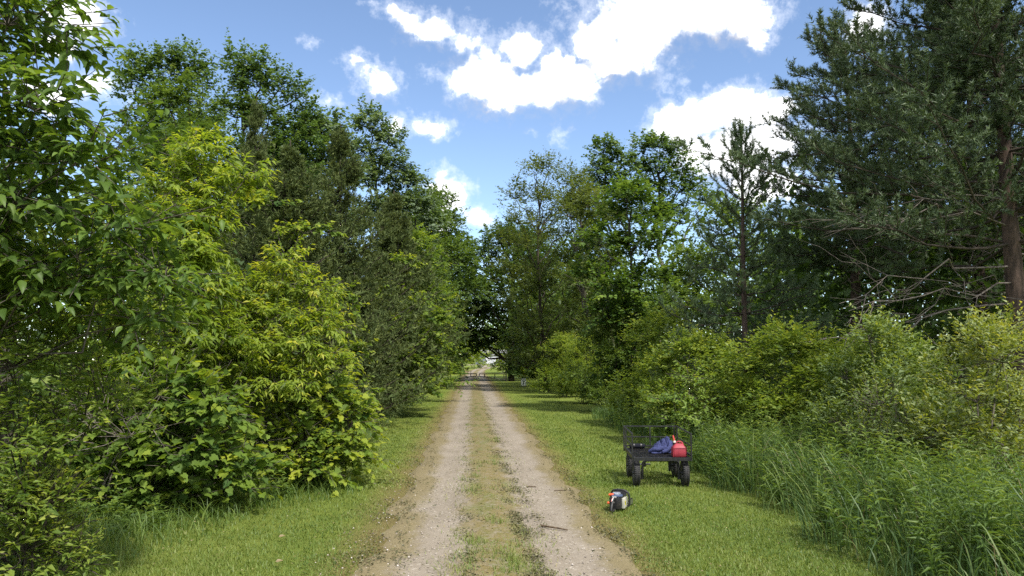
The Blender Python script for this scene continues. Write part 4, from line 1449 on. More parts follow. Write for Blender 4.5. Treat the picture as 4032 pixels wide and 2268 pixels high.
def build_chainsaw():
    root = empty('chainsaw', (1.60, 8.52, .012), R(-25))
    root.scale = (.95, .95, .95)
    tag(root, 'black and white chainsaw with orange caps resting on the lawn by the road edge', 'chainsaw')
    MB().box((-.015, .0, .085), (.125, .20, .135)).build('body', M['saw_black'], root, bevel=.012, smooth=True)
    MB().box((-.075, .01, .085), (.03, .15, .115)).build('starter_cover', M['saw_black'], root, bevel=.010, smooth=True)
    b = MB()
    for k in range(5):
        b.box((-.0915, -.03 + k * .02, .09), (.003, .008, .07))
    b.build('vent_rib', M['rim'], root)
    c = empty('clutch_cover', (.067, .03, .08), 0, root)
    MB().box((0, 0, 0), (.032, .165, .115)).build('shell', M['saw_white'], c, bevel=.009, smooth=True)
    MB().box((.0172, -.03, .0), (.002, .040, .045)).build('sticker', M['yellow'], c)
    MB().box((.0184, -.03, .004), (.001, .020, .020)).build('pictogram', M['saw_black'], c)
    MB().box((.0172, -.03, -.034), (.002, .050, .010)).build('strip', M['labelgrey'], c)
    for y in (.04, .065):
        MB().lathe([(0, 0), (.009, 0), (.009, .008), (0, .009)], (0, 0, 0), 'X', 6).build('nut', M['steel'], c).location = (.016, y, -.01)
    t = empty('top_cover', (-.012, -.025, .150), 0, root)
    MB().lathe([(0, 0), (.064, 0), (.072, .008), (.072, .018), (.062, .026), (.050, .028)], n=28).build('base', M['saw_blue'], t, smooth=True)
    MB().lathe([(.0, .046), (.040, .046), (.047, .042), (.048, .034), (.048, .024), (0, .024)], n=28).build('lid', M['saw_grey'], t, smooth=True)
    MB().lathe([(.0485, .030), (.051, .030), (.051, .024), (.0485, .024)], n=28, closed=True).build('ring', M['saw_blue'], t, smooth=True)
    MB().box((-.01, -.070, .006), (.050, .006, .018)).build('badge', M['labelgrey'], t, bevel=.002)
    MB().tube([(-.092, -.078, .172), (-.072, -.070, .176), (-.044, -.062, .176), (-.036, -.060, .174)], [.010, .015, .014, .006], 10).build('choke_cap', M['orange'], root, smooth=True)
    MB().tube([(-.088, -.085, .085), (-.104, -.095, .083)], [.015, .012], 10).build('fuel_cap', M['orange'], root, smooth=True)
    MB().tube([(-.075, .055, .06), (-.096, .055, .06)], [.015, .013], 10).build('oil_cap', M['orange'], root, smooth=True)
    rh = empty('rear_handle', (-.022, -.095, 0), 0, root)
    MB().tube([(0, .01, .128), (0, -.04, .135), (0, -.085, .115), (0, -.125, .07), (0, -.14, .03), (0, -.125, .012), (0, -.07, .010), (0, .02, .014)], [.018, .016, .015, .015, .016, .015, .014, .015], 12).build('loop', M['saw_black'], rh, smooth=True)
    MB().tube([(-.003, -.03, .152), (-.003, -.08, .132), (-.003, -.118, .088)], [.006, .008, .006], 8).build('grip_insert', M['labelgrey'], rh, smooth=True)
    MB().tube([(-.009, -.05, .145), (-.009, -.095, .118)], [.006, .006], 8).build('throttle_lock', M['orange'], rh, smooth=True)
    MB().box((0, -.045, .108), (.012, .03, .026)).build('trigger', M['labelgrey'], rh, bevel=.004)
    MB().tube([(-.098, .06, .035), (-.104, .06, .10), (-.100, .055, .165), (-.075, .05, .205), (-.02, .045, .218), (.06, .045, .214), (.102, .05, .190), (.118, .055, .14), (.118, .055, .07), (.10, .05, .03)], .0115, 12).build('front_handle', M['saw_black'], root, smooth=True)
    MB().box((0, .105, .175), (.15, .010, .07), Matrix.Rotation(-.35, 3, 'X')).build('hand_guard', M['saw_black'], root, bevel=.004)
    bar = empty('guide_bar', (.058, .10, .030), 0, root)
    pts = []
    Lb, hb = .36, .030
    for k in range(13):
        a = R(-90 + 180 * k / 12)
        pts.append((Lb - hb + hb * math.cos(a), hb * math.sin(a)))
    outl = [(0, -hb * .8)] + pts + [(0, hb * .8)]
    n = len(outl)
    mb = MB().add([(-.0025, y, z) for y, z in outl] + [(.0025, y, z) for y, z in outl], [tuple(range(n)), tuple(range(n, 2 * n))[::-1]] + [(i, (i + 1) % n, n + (i + 1) % n, n + i) for i in range(n)])
    mb.build('blade', M['steel'], bar)
    ch = MB()
    path = [(0, -hb)] + [(y, z * 1.12) for y, z in pts] + [(0, hb)]
    for (y0, z0), (y1, z1) in zip(path[:-1], path[1:]):
        L = math.hypot(y1 - y0, z1 - z0)
        k = max(1, int(L / .016))
        for j in range(k):
            f0, f1 = j / k, (j + .8) / k
            ch.bar((0, y0 + (y1 - y0) * f0, z0 + (z1 - z0) * f0), (0, y0 + (y1 - y0) * f1, z0 + (z1 - z0) * f1), .007, .009)
    ch.build('chain', M['saw_black'], bar)


def build_sticks():
    def stick(label, pts, r, twigs=()):
        root = empty('fallen_stick', pts[0])
        tag(root, label, 'stick', 'sticks lying on the gravel road')
        p0 = Vector(pts[0])
        MB().tube([Vector(p) - p0 for p in pts], [r, r * 1.1, r * .9, r * .7][:len(pts)], 8).build('stem', M['stick'], root, smooth=True)
        for t in twigs:
            MB().tube([Vector(p) - p0 for p in t], [r * .5, r * .3], 6).build('stub', M['stick'], root, smooth=True)
    stick('longest brown stick with a stub end on the right wheel track', [(.68, 7.69, .026), (.75, 7.62, .028), (.83, 7.56, .027), (.915, 7.49, .024)], .0085, [[(.70, 7.67, .028), (.675, 7.715, .034)]])
    stick('thin short twig on the right wheel track level with the chainsaw tip', [(.70, 10.05, .022), (.76, 10.02, .024), (.82, 10.0, .022)], .006)
    stick('thin pale twig close to the dry grass edge of the right wheel track', [(1.02, 9.72, .022), (1.10, 9.72, .024), (1.19, 9.74, .022)], .005)
    tv, tf = LEAF['ovate']
    rng = np.random.default_rng(5)
    for k, (x, y, lab) in enumerate(((-1.74, 7.22, 'pale curled dead leaf lying on the left lawn farther from the camera'), (-1.55, 6.35, 'pale dead leaf on the left lawn nearest the camera'))):
        V, F, T = place_leaves('ovate', np.array([[0, 0, .05]]), np.array([[.8, .3, .2]]), np.array([[.1, -.5, .8]]), np.array([.06]), np.array([.03]), np.array([.45]))
        o = link('dead_leaf', tri_mesh('dead_leaf', V, F, M['litter'], T))
        o.location = (x, y, 0)
        tag(o, lab, 'leaf', 'dead leaves on the left lawn')


build_cart()
build_gas_can()
build_jacket()
build_strap()
build_chainsaw()
build_sticks()


# ------------------------------------------------------------------ trees and shrubs, left side
# ash branches reaching in from the left edge, close to the camera
plant('ash_tree', 'ash tree with big drooping dark leaves at the left edge close to the camera', 'tree', (-4.2, 5.7, 0), 4.4, 1.5, 'ash',
      lobes=[(1.0, -.8, 4.15, .55, .45, .22), (1.25, -.85, 3.75, .45, .4, .22), (.75, -.75, 3.45, .5, .4, .32), (1.45, -.85, 3.2, .36, .3, .16), (1.0, -.7, 3.0, .5, .4, .28), (1.65, -.75, 2.88, .30, .3, .15),
             (1.25, -.65, 2.62, .5, .4, .26), (1.9, -.6, 2.5, .32, .3, .15), (.7, -.7, 2.45, .5, .4, .3), (1.55, -.45, 2.2, .45, .35, .2), (2.1, -.4, 2.18, .25, .25, .14), (1.85, -.2, 1.9, .3, .3, .16),
             (1.0, -.4, 2.05, .5, .4, .25), (.6, -.6, 3.9, .5, .5, .4)],
      clusters=820, m=9, leaf=(.112, .052), tmpl='ovate', twig=.34, spread=.95, droop=.42, tint=(.10, .42, .35), seed=3, trunk_r=.034, big=300, updir=.1, shell=.5)
plant('box_elder', 'yellow green box elder with drooping new leaves behind the ash branches', 'tree', (-3.9, 9.9, 0), 4.6, 1.2, 'boxelder',
      lobes=[(.35, .1, 4.15, .28, .3, .38), (.05, .1, 3.75, .4, .4, .35), (.62, .0, 3.72, .30, .3, .22), (.98, -.05, 3.95, .2, .2, .18), (.32, -.2, 3.35, .4, .35, .28), (-.3, -.1, 3.25, .45, .4, .35), (.45, -.3, 3.0, .34, .35, .28),
             (.2, -.4, 2.75, .55, .4, .3), (-.45, -.3, 2.6, .5, .4, .35), (.55, -.4, 2.45, .35, .35, .3), (.2, -.5, 2.15, .6, .4, .3), (-.6, -.4, 1.95, .5, .4, .35), (.75, -.5, 1.8, .5, .4, .3), (.1, -.6, 1.5, .6, .4, .3)],
      clusters=1000, m=13, leaf=(.125, .040), tmpl='lance', twig=.27, spread=.8, droop=.55, tint=(.02, .42, .55), seed=5, trunk_r=.05, big=300, tipgrow=.25, shell=.26)
plant('box_elder', 'pale yellow green box elder sapling with feathery tips right of the taller box elder', 'tree', (-2.75, 10.5, 0), 3.2, 1.0, 'boxelder',
      lobes=[(.2, 0, 2.85, .22, .25, .34), (-.2, -.1, 2.5, .32, .3, .26), (.55, -.05, 2.5, .28, .3, .22), (.1, -.3, 2.15, .42, .35, .26), (.78, -.15, 2.05, .3, .3, .2), (-.5, -.3, 2.0, .4, .35, .28), (.4, -.4, 1.75, .42, .35, .25),
             (.85, -.3, 1.62, .26, .3, .18), (-.3, -.5, 1.6, .45, .35, .28), (.2, -.5, 1.3, .5, .35, .25)],
      clusters=760, m=13, leaf=(.115, .036), tmpl='lance', twig=.28, spread=.8, droop=.55, tint=(.10, .4, .55), seed=6, trunk_r=.04, tipgrow=.5, shell=.34)
plant('grape_vine', 'grape vine thicket with bright heart shaped leaves at the corner of the left lawn', 'vine', (-2.1, 10.7, 0), 1.5, .9, 'vine',
      lobes=[(-.55, 0, 1.0, .4, .4, .35), (.05, -.05, 1.1, .4, .4, .32), (.42, -.1, .80, .3, .35, .32), (.4, -.25, .38, .32, .4, .3), (-.05, -.4, .55, .45, .4, .4), (-.6, -.45, .5, .45, .4, .4), (.05, -.5, .2, .5, .4, .18), (-.7, -.5, .2, .4, .35, .2)],
      clusters=760, m=7, leaf=(.092, .092), tmpl='grape', twig=.34, spread=.7, droop=.45, tint=(.22, .45, .5), seed=7, trunk_r=.018, stems=9, big=300, shell=.3, tipgrow=.6)
plant('grape_vine', 'grape vine tangle with large dark heart shaped leaves above the rough grass', 'vine', (-3.6, 9.2, 0), 1.6, 1.0, 'vine',
      lobes=[(.7, -.5, 1.05, .42, .35, .3), (.2, -.5, 1.2, .45, .35, .3), (-.3, -.5, 1.0, .45, .4, .32), (.6, -.65, .6, .4, .35, .3), (0, -.75, .55, .45, .35, .3), (.9, -.4, .35, .4, .35, .3), (-.5, -.8, .6, .4, .35, .3), (.2, -.7, .2, .5, .35, .2)],
      clusters=620, m=7, leaf=(.11, .105), tmpl='grape', twig=.34, spread=.7, droop=.5, tint=(.05, .42, .45), seed=8, trunk_r=.018, stems=8, big=200, shell=.35)
plant('dogwood_shrub', 'dogwood shrub with small pale green leaves filling the lower left edge', 'shrub', (-3.42, 6.35, 0), 2.6, 1.0, 'dogwood',
      lobes=[(.35, -.5, 2.15, .5, .45, .4), (-.3, -.5, 2.3, .5, .4, .4), (.65, -.4, 1.75, .38, .4, .32), (.2, -.75, 1.6, .5, .4, .35), (-.3, -.8, 1.7, .5, .4, .4), (.7, -.6, 1.25, .36, .35, .28), (.3, -.9, 1.05, .45, .35, .28), (-.2, -1.0, 1.1, .5, .35, .32), (.15, -1.05, .7, .42, .3, .22), (-.4, -1.0, .6, .4, .3, .25)],
      clusters=1250, m=10, leaf=(.072, .028), tmpl='lance', twig=.22, spread=.95, droop=.12, tint=(.15, .4, .5), bark_='bark_dark', seed=9, trunk_r=.014, stems=10, shell=.34)
plant('dogwood_shrub', 'low dogwood clump with bright leaf tips at the bottom left below the larger dogwood', 'shrub', (-3.0, 5.55, 0), .8, .42, 'dogwood', base=.15, prof='bush', nl=7, clusters=330, m=9, leaf=(.07, .026), tmpl='lance', twig=.2, seed=12, trunk_r=.010, stems=6, tint=(.2, .45, .5), droop=.12, bark_='bark_dark')
plant('brush_pile', 'bare grey dead brush caught inside the thicket beside the dogwood', 'dead brush', (-3.75, 8.2, .25), 1.0, .5, 'dark',
      lobes=[(0, 0, .75, .4, .3, .3), (.25, -.1, .6, .4, .25, .25)], clusters=60, m=1, leaf=(.03, .015), tmpl='rhomb', twig=.5, seed=10, trunk=True, stems=6, trunk_r=.012, bark_='deadwood', crown='withered_leaves')
for k, (x, y, h, r, mt, lab, sd) in enumerate((
        (-5.6, 9.5, 4.6, 1.6, 'mid', 'dense leafy tree filling the gap behind the dogwood at the left edge', 31),
        (-5.0, 12.4, 5.4, 1.7, 'dark', 'shady broadleaf tree standing behind the taller box elder', 32),
        (-3.9, 12.6, 3.0, 1.2, 'dark', 'dark understory shrub between the box elders and the vine covered cedar', 33))):
    plant('broadleaf_tree', lab, 'tree', (x, y, 0), h, r, mt, base=.3, prof='bush', nl=12, clusters=420, m=12, leaf=(.13, .075), twig=.38, seed=sd, trunk_r=.08, twigs=False)

# red cedars with vines, then poplars behind
CEDAR = cedar('red_cedar', 'brownish red cedar nearest the box elder on the left, overgrown with vines', (-3.6, 15.0, 0), 6.0, 2.2, 41, 3400, 14, leaf=(.125, .03), group='red cedars on the left', prof=lambda t: np.clip(1 - t, 0, 1) ** 1.05 * (.8 + .2 * np.clip(t / .15, 0, 1)))
plant('grape_vine', 'yellow green grape vine draped over the cedar nearest the box elder', 'vine', (-3.5, 14.4, 0), 5.0, 1.2, 'vine',
      lobes=[(-.3, -.1, 4.5, .4, .3, .10), (.5, -.1, 4.0, .38, .3, .08), (1.0, -.4, 2.75, .35, .3, .12), (1.2, -.3, 2.5, .25, .3, .14), (.75, -.5, 2.1, .35, .3, .16), (1.3, -.3, 1.75, .3, .35, .2), (.9, -.5, 1.3, .4, .3, .2), (1.45, -.3, 1.0, .3, .35, .25)],
      clusters=210, m=8, leaf=(.105, .10), tmpl='heart', twig=.30, spread=.7, droop=.45, tint=(.15, .45, .5), seed=42, trunk=False, shell=.5)
CEDAR_TALL = cedar('red_cedar', 'tall dark red cedar with a thin spire, right of the vine covered cedar', (-3.5, 20.0, 0), 7.9, 3.1, 43, 3700, 14, leaf=(.13, .032), group='red cedars on the left', prof=lambda t: np.clip(1 - t, 0, 1) ** 1.15 + .02)
copy_plant(CEDAR, 'broad brown red cedar overhanging the left verge by the road', (-2.5, 24.3, 0), 2.1, 1.25, 1.18)
copy_plant(CEDAR_TALL, 'dark red cedar rising in front of the tallest poplars on the left', (-6.4, 22.5, 0), 1.3, .75, 1.20)
copy_plant(CEDAR, 'small brown red cedar low beside the left verge', (-2.8, 18.2, 0), 4.0, .72, .62)
copy_plant(CEDAR_TALL, 'red cedar wedged between the vine covered cedar and the spired one', (-5.2, 18.5, 0), 3.6, .95, .86)
plant('grape_vine', 'green grape vine climbing the broad cedar beside the left verge', 'vine', (-2.3, 22.4, 0), 5.2, 1.4, 'vine',
      lobes=[(.3, -.1, 4.4, .3, .3, .18), (-.5, -.3, 3.6, .35, .3, .2), (.8, 0, 3.2, .35, .4, .2), (.2, -.4, 2.6, .4, .3, .2), (1.0, .1, 2.2, .4, .5, .25), (.3, -.5, 1.6, .5, .3, .25), (1.1, .2, 1.5, .4, .5, .25), (-.3, -.6, 1.1, .5, .3, .3), (.8, -.2, .8, .5, .5, .3), (1.3, .2, 2.8, .25, .4, .2)],
      clusters=520, m=8, leaf=(.115, .11), tmpl='heart', twig=.34, spread=.7, droop=.45, tint=(.12, .45, .45), seed=47, trunk=False, shell=.45)
plant('poplar_tree', 'tall poplar with several upright plumes, leftmost of the poplars on the skyline', 'tree', (-10.2, 26, 0), 12.3, 2.3, 'poplar', nl=1,
      lobes=[(-1.3, 0, 10.6, .5, .6, 1.3), (-.4, 0, 11.0, .55, .6, 1.2), (.35, .1, 11.2, .55, .6, 1.3), (1.0, 0, 10.6, .45, .5, 1.0), (-.9, 0, 9.0, .8, .9, 1.1), (.3, 0, 9.2, 1.0, .9, 1.1), (1.2, 0, 9.2, .7, .8, .9), (0, -.2, 7.6, 1.7, 1.2, 1.3), (-.9, -.2, 6.0, 1.2, 1.2, 1.2), (.9, -.2, 6.0, 1.2, 1.2, 1.2)],
      clusters=1652, m=14, leaf=(0.130, 0.105), twig=.5, droop=.35, tint=(.1, .4, .2), seed=51, trunk_r=.16, updir=.6, twigs=False, shell=.36)
plant('poplar_tree', 'tallest poplar on the left skyline with loose plumes spreading right', 'tree', (-7.6, 27.5, 0), 13.2, 2.6, 'poplar',
      lobes=[(-1.0, 0, 12.0, .42, .5, 1.0), (-.55, 0, 11.4, .5, .5, .8), (-.1, 0, 11.8, .4, .5, .9), (.5, 0, 11.3, .5, .5, .8), (1.15, 0, 11.0, .42, .5, .7), (1.6, 0, 10.2, .4, .5, .6), (-.9, 0, 10.3, .8, .8, .9), (.2, 0, 10.0, .9, .8, 1.0), (1.2, 0, 9.4, .9, .8, .9), (2.0, 0, 8.9, .6, .7, .7), (0, 0, 8.4, 1.5, 1.2, 1.1), (1.4, 0, 7.6, 1.3, 1.2, 1.1), (0, -.2, 6.2, 1.6, 1.2, 1.2)],
      clusters=1796, m=14, leaf=(0.130, 0.105), twig=.5, droop=.35, tint=(.1, .4, .2), seed=52, trunk_r=.17, updir=.6, twigs=False, shell=.36)
plant('broadleaf_tree', 'rounded deep green tree below the leftmost poplar plumes', 'tree', (-8.1, 21.5, 0), 9.3, 1.75, 'mid', base=2.5, prof='round', nl=14, clusters=1638, m=14, leaf=(0.134, 0.068), twig=.4, seed=53, trunk_r=.14, twigs=False, tint=(.1, .35, .2))
plant('silver_poplar', 'silvery leaved poplar beside the cedar spire on the left skyline', 'tree', (-3.9, 34, 0), 13.2, 2.4, 'silver',
      lobes=[(-.75, 0, 11.9, .6, .7, .95), (.1, 0, 11.2, .6, .7, .8), (-1.3, 0, 10.6, .7, .8, .9), (.3, 0, 10.0, .9, .9, .9), (1.0, 0, 9.3, .7, .8, .7), (-.8, 0, 9.3, 1.1, 1, 1), (1.6, -.1, 8.3, .7, .8, .7), (2.1, -.2, 7.5, .5, .6, .45), (.6, 0, 8.0, 1.2, 1, 1), (-.8, 0, 7.4, 1.4, 1, 1), (1.3, 0, 6.6, .9, .9, .8), (.2, 0, 5.5, 1.7, 1.2, 1.2)],
      clusters=2112, m=14, leaf=(0.144, 0.119), twig=.5, droop=.35, tint=(.1, .45, .3), seed=54, trunk_r=.17, updir=.5, twigs=False, shell=.36)
plant('silver_poplar', 'smaller silvery poplar between the tallest poplar and the cedar spire', 'tree', (-6.0, 29, 0), 10.6, 2.4, 'silver', base=3, prof='tall', nl=12, clusters=1800, m=13, leaf=(0.158, 0.131), twig=.45, droop=.35, tint=(.1, .45, .3), seed=55, trunk_r=.13, twigs=False)
plant('sumac_tree', 'light green small tree leaning toward the road past the broad cedar', 'tree', (-2.3, 30, 0), 6.6, 1.9, 'vine', base=.5, prof='bush', nl=16, clusters=1320, m=12, leaf=(0.152, 0.088), tmpl='rhomb', twig=.45, droop=.4, tint=(.12, .4, .3), seed=56, trunk_r=.09, twigs=False)
plant('broadleaf_tree', 'bushy green tree on the left verge with bright lower leaves, halfway to the gate', 'tree', (-2.7, 38, 0), 9.4, 2.2, 'mid', base=.5, prof='tall', nl=18, clusters=1500, m=12, leaf=(0.165, 0.100), twig=.5, seed=57, trunk_r=.12, twigs=False, tint=(.15, .4, .25))
plant('broadleaf_tree', 'tall green tree rounding over the left side of the road before the gate', 'tree', (-2.6, 48, 0), 12.2, 3.1, 'mid', base=1.2, prof='tall', nl=20, clusters=2268, m=12, leaf=(0.198, 0.121), twig=.6, seed=58, trunk_r=.2, twigs=False, tint=(.1, .4, .22))
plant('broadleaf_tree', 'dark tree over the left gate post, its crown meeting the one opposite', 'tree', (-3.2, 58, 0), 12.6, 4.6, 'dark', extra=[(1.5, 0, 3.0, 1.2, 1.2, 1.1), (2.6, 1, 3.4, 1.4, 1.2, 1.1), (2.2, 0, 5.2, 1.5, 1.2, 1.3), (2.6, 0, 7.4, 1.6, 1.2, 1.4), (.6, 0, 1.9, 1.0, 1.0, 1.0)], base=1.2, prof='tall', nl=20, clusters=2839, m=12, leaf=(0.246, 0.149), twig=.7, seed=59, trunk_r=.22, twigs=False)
plant('verge_shrub', 'low dark shrub on the left verge just before the gate leaf', 'shrub', (-3.0, 52, 0), 2.6, 1.3, 'dark', base=.1, prof='bush', nl=9, clusters=420, m=12, leaf=(.13, .08), twig=.4, seed=60, trunk_r=.03, stems=5, twigs=False)
plant('verge_shrub', 'leafy green shrub spilling onto the left verge under the light green small tree', 'shrub', (-2.75, 28, 0), 2.4, 1.0, 'vine', base=.1, prof='bush', nl=9, clusters=480, m=11, leaf=(.11, .075), twig=.36, seed=61, trunk_r=.03, stems=5, twigs=False)

# ------------------------------------------------------------------ the arch over the gate and the sunlit clearing beyond
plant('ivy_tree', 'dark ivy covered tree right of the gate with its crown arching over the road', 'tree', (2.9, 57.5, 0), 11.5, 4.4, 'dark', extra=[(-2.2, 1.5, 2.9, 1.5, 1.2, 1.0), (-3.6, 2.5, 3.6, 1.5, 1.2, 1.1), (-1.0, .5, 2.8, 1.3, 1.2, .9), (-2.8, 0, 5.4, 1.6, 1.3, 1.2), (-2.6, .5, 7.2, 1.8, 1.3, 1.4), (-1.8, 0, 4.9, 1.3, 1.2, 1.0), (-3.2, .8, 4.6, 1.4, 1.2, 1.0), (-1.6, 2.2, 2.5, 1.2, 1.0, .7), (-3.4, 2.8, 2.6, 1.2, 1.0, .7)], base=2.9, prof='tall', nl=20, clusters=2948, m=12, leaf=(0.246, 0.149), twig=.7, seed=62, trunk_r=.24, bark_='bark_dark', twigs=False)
plant('ivy_vine', 'dark ivy wrapped thickly round the trunk beside the gate', 'ivy', (3.0, 57.3, 0), 4, .4, 'dark', lobes=[(0, 0, .5, .42, .42, .6), (0, 0, 1.3, .4, .4, .7), (.05, 0, 2.2, .42, .42, .7), (0, 0, 3.1, .5, .5, .7)], clusters=260, m=9, leaf=(.14, .12), tmpl='heart', twig=.25, seed=63, trunk=False)
plant('broadleaf_tree', 'leafy tree behind the ivy covered tree, set back from the drive', 'tree', (6.0, 66, 0), 12.5, 5.0, 'mid', base=2.6, prof='tall', nl=18, clusters=1292, m=12, leaf=(0.251, 0.162), twig=.8, seed=64, trunk_r=.22, twigs=False)
plant('broadleaf_tree', 'large tree farther along the drive beyond the gate on the left', 'tree', (-8.0, 92, 0), 14, 5.2, 'mid', base=1.5, prof='tall', nl=18, clusters=840, m=12, leaf=(0.260, 0.160), twig=.9, seed=165, trunk_r=.24, twigs=False)
plant('broadleaf_tree', 'large tree farther along the drive beyond the gate on the right', 'tree', (10.5, 90, 0), 13, 5.0, 'mid', base=1.8, prof='tall', nl=18, clusters=660, m=12, leaf=(0.260, 0.160), twig=.9, seed=166, trunk_r=.24, twigs=False)
plant('broadleaf_tree', 'leafy tree behind the gate on the left', 'tree', (-4.6, 68, 0), 13, 4.6, 'mid', base=2.4, prof='tall', nl=18, clusters=1292, m=12, leaf=(0.251, 0.162), twig=.8, seed=65, trunk_r=.22, twigs=False)
for x, y, h, r, lab, sd in ((-2.9, 84, 3.4, 2.0, 'sunlit yellow green shrub beyond the gate on the left side of the drive', 66), (.1, 134, 5.0, 2.6, 'taller sunlit shrub beyond the gate, left of the pale building', 67),
                            (4.2, 66, 2.6, 1.2, 'sunlit shrub just behind the ivy covered trunk and gate post', 68), (3.8, 92, 4.2, 2.0, 'sunlit leafy shrub beyond the gate that hides the right end of the building', 69)):
    plant('clearing_shrub', lab, 'shrub', (x, y, 0), h, r, 'boxelder', base=.1, prof='bush', nl=10, clusters=700, m=12, leaf=(.20, .12), twig=.5, seed=sd, trunk_r=.04, stems=5, twigs=False)
for x, y, h, r, lab, sd in ((-9, 150, 11, 5, 'tall tree far beyond the gate left of the pale building', 71), (13, 140, 11, 5, 'tall tree far beyond the gate right of the pale building', 72), (-2.0, 146, 12, 5.2, 'tree far beyond the gate hanging over the left end of the pale building', 74), (2.5, 250, 12, 8, 'wide tree standing behind the roof of the pale building', 73)):
    plant('far_tree', lab, 'tree', (x, y, 0), h, r, 'mid', base=.8, prof='bush', nl=14, clusters=650, m=12, leaf=(.42, .28), twig=1.2, seed=sd, trunk_r=.3, twigs=False)

# ------------------------------------------------------------------ right side
plant('elm_tree', 'thin leaved elm with dark branches showing, right of the sky gap', 'tree', (3.9, 40, 0), 12.1, 3.3, 'elm', base=1.0, prof='tall', nl=38, clusters=3000, m=10, leaf=(.15, .085), twig=.55, seed=181, trunk_r=.11, bark_='bark_dark', updir=.8, droop=.2, size=.32, shell=.55)
plant('broadleaf_tree', 'dense green tree low beneath the thin elm by the right verge', 'tree', (4.0, 46, 0), 6.6, 2.5, 'mid', base=.6, prof='bush', nl=15, clusters=1200, m=12, leaf=(0.171, 0.106), twig=.5, seed=82, trunk_r=.12, twigs=False)
plant('poplar_tree', 'left crown of the two round topped poplars on the right skyline', 'tree', (8.3, 45, 0), 15.0, 1.9, 'poplar',
      lobes=[(-.5, 0, 14.0, .8, .8, .8), (.4, 0, 13.3, .8, .8, .8), (-.9, 0, 12.9, .6, .7, .7), (-.2, 0, 12.3, 1.0, .9, .8), (-1.1, 0, 11.6, .7, .8, .7), (.5, 0, 11.4, .9, .9, .8), (0, 0, 9.8, 1.4, 1.2, 1.2)], clusters=768, m=14, leaf=(0.171, 0.144), twig=.6, droop=.35, tint=(.15, .42, .25), seed=83, trunk_r=.18, twigs=False)
plant('poplar_tree', 'right crown of the two round topped poplars, against the white cloud', 'tree', (11.3, 46, 0), 15.4, 2.5, 'poplar',
      lobes=[(-.9, 0, 14.3, .9, .9, .9), (.2, 0, 14.6, .9, .9, .8), (1.1, 0, 14.0, .8, .8, .8), (-1.3, 0, 13.2, .8, .8, .8), (1.7, 0, 13.0, .7, .8, .8), (.1, 0, 13.0, 1.2, 1, 1), (-.6, 0, 11.9, 1.1, 1, .9), (1.3, 0, 11.8, 1.0, 1, .9), (2.4, 0, 12.2, .6, .7, .6), (3.0, .2, 11.2, .8, .8, .6), (.2, 0, 10.3, 1.7, 1.3, 1.2)], clusters=1080, m=14, leaf=(0.171, 0.144), twig=.6, droop=.35, tint=(.15, .42, .25), seed=84, trunk_r=.2, twigs=False)
plant('broadleaf_tree', 'olive green upright tree between the thin elm and the poplars', 'tree', (5.3, 36, 0), 10.0, 2.0, 'elm', base=2.0, prof='tall', nl=18, clusters=2112, m=12, leaf=(0.134, 0.076), twig=.45, seed=85, trunk_r=.13, twigs=False)
plant('maple_tree', 'fresh bright green young maple on the right, before the olive tree', 'tree', (4.9, 24, 0), 7.2, 1.75, 'maple', base=.9, prof='round', nl=17, clusters=1200, m=12, leaf=(0.159, 0.106), twig=.42, droop=.3, tint=(.12, .45, .4), seed=86, trunk_r=.09, updir=.5)
plant('broadleaf_tree', 'leafy background tree showing through behind the young pine', 'tree', (10.4, 29, 0), 7.8, 3.0, 'mid', base=.8, prof='bush', nl=16, clusters=1200, m=12, leaf=(0.159, 0.100), twig=.5, seed=87, trunk_r=.13, twigs=False, tint=(.25, .4, .3))
plant('broadleaf_tree', 'dim broadleaf tree low behind the maple and the young pine', 'tree', (7.6, 27, 0), 5.6, 2.0, 'mid', base=.6, prof='bush', nl=12, clusters=840, m=12, leaf=(0.146, 0.088), twig=.45, seed=88, trunk_r=.1, twigs=False)
pine('scots_pine', 'young Scots pine with upright candles standing against the white cloud', (5.95, 16.5, 0), 6.75, 2.0, 91, 14, 5, 9, 2, trunk_r=.085, per=58, nl=.08, nw=.013, first=.13,
     prof=lambda t: (np.clip(1 - t, 0, 1) ** 1.0) * (.85 + .15 * np.clip(t / .3, 0, 1)), dead=4, dead_zone=(.10, .3), group='Scots pines on the right', shoot_len=.24)
BIG = pine('scots_pine', 'large old Scots pine with reddish trunk at the right edge and dead lower limbs', (9.8, 13.2, 0), 12.0, 5.1, 92, 15, 6, 18, 5, mat='needle_old', trunk_r=.20, per=39, nl=.09, nw=.020, first=.30, cover=95, lean=(-.35, 0), open_top=False, dead=34, dead_zone=(.10, .42), shoot_len=.24,
           prof=lambda t: np.clip(1.04 - 1.02 * t, .05, 1), live_from=.26, group='Scots pines on the right')
pine('scots_pine', 'second big Scots pine whose blunt crown stands left of the largest one', (9.1, 17.8, 0), 9.4, 2.3, 93, 9, 6, 12, 5, mat='needle_old', trunk_r=.17, per=36, nl=.09, nw=.018, first=.42, open_top=False, live_from=.2, shoot_len=.26,
     prof=lambda t: np.clip(1.1 - t, 0, 1) ** .5, group='Scots pines on the right')
copy_plant(BIG, 'shaded Scots pine deep behind the two biggest pines', (12.6, 18.5, 0), 4.1, 1.0, .95)
def shrub(label, loc, h, r, mt, sd, leaf=(.088, .044), clusters=1350, **k):
    return plant('verge_shrub', label, 'shrub', loc, h, r, mt, base=.08, prof='bush', nl=14, clusters=clusters, m=11, leaf=leaf, tmpl='rhomb', twig=.30, seed=sd, trunk_r=.02, stems=8, bark_='bark_dark', twigs=False, tint=(.18, .45, .4),
                 droop=.12, size=.38, group='shrubs along the right verge', toward=(-.3, -.95, 0), **k)


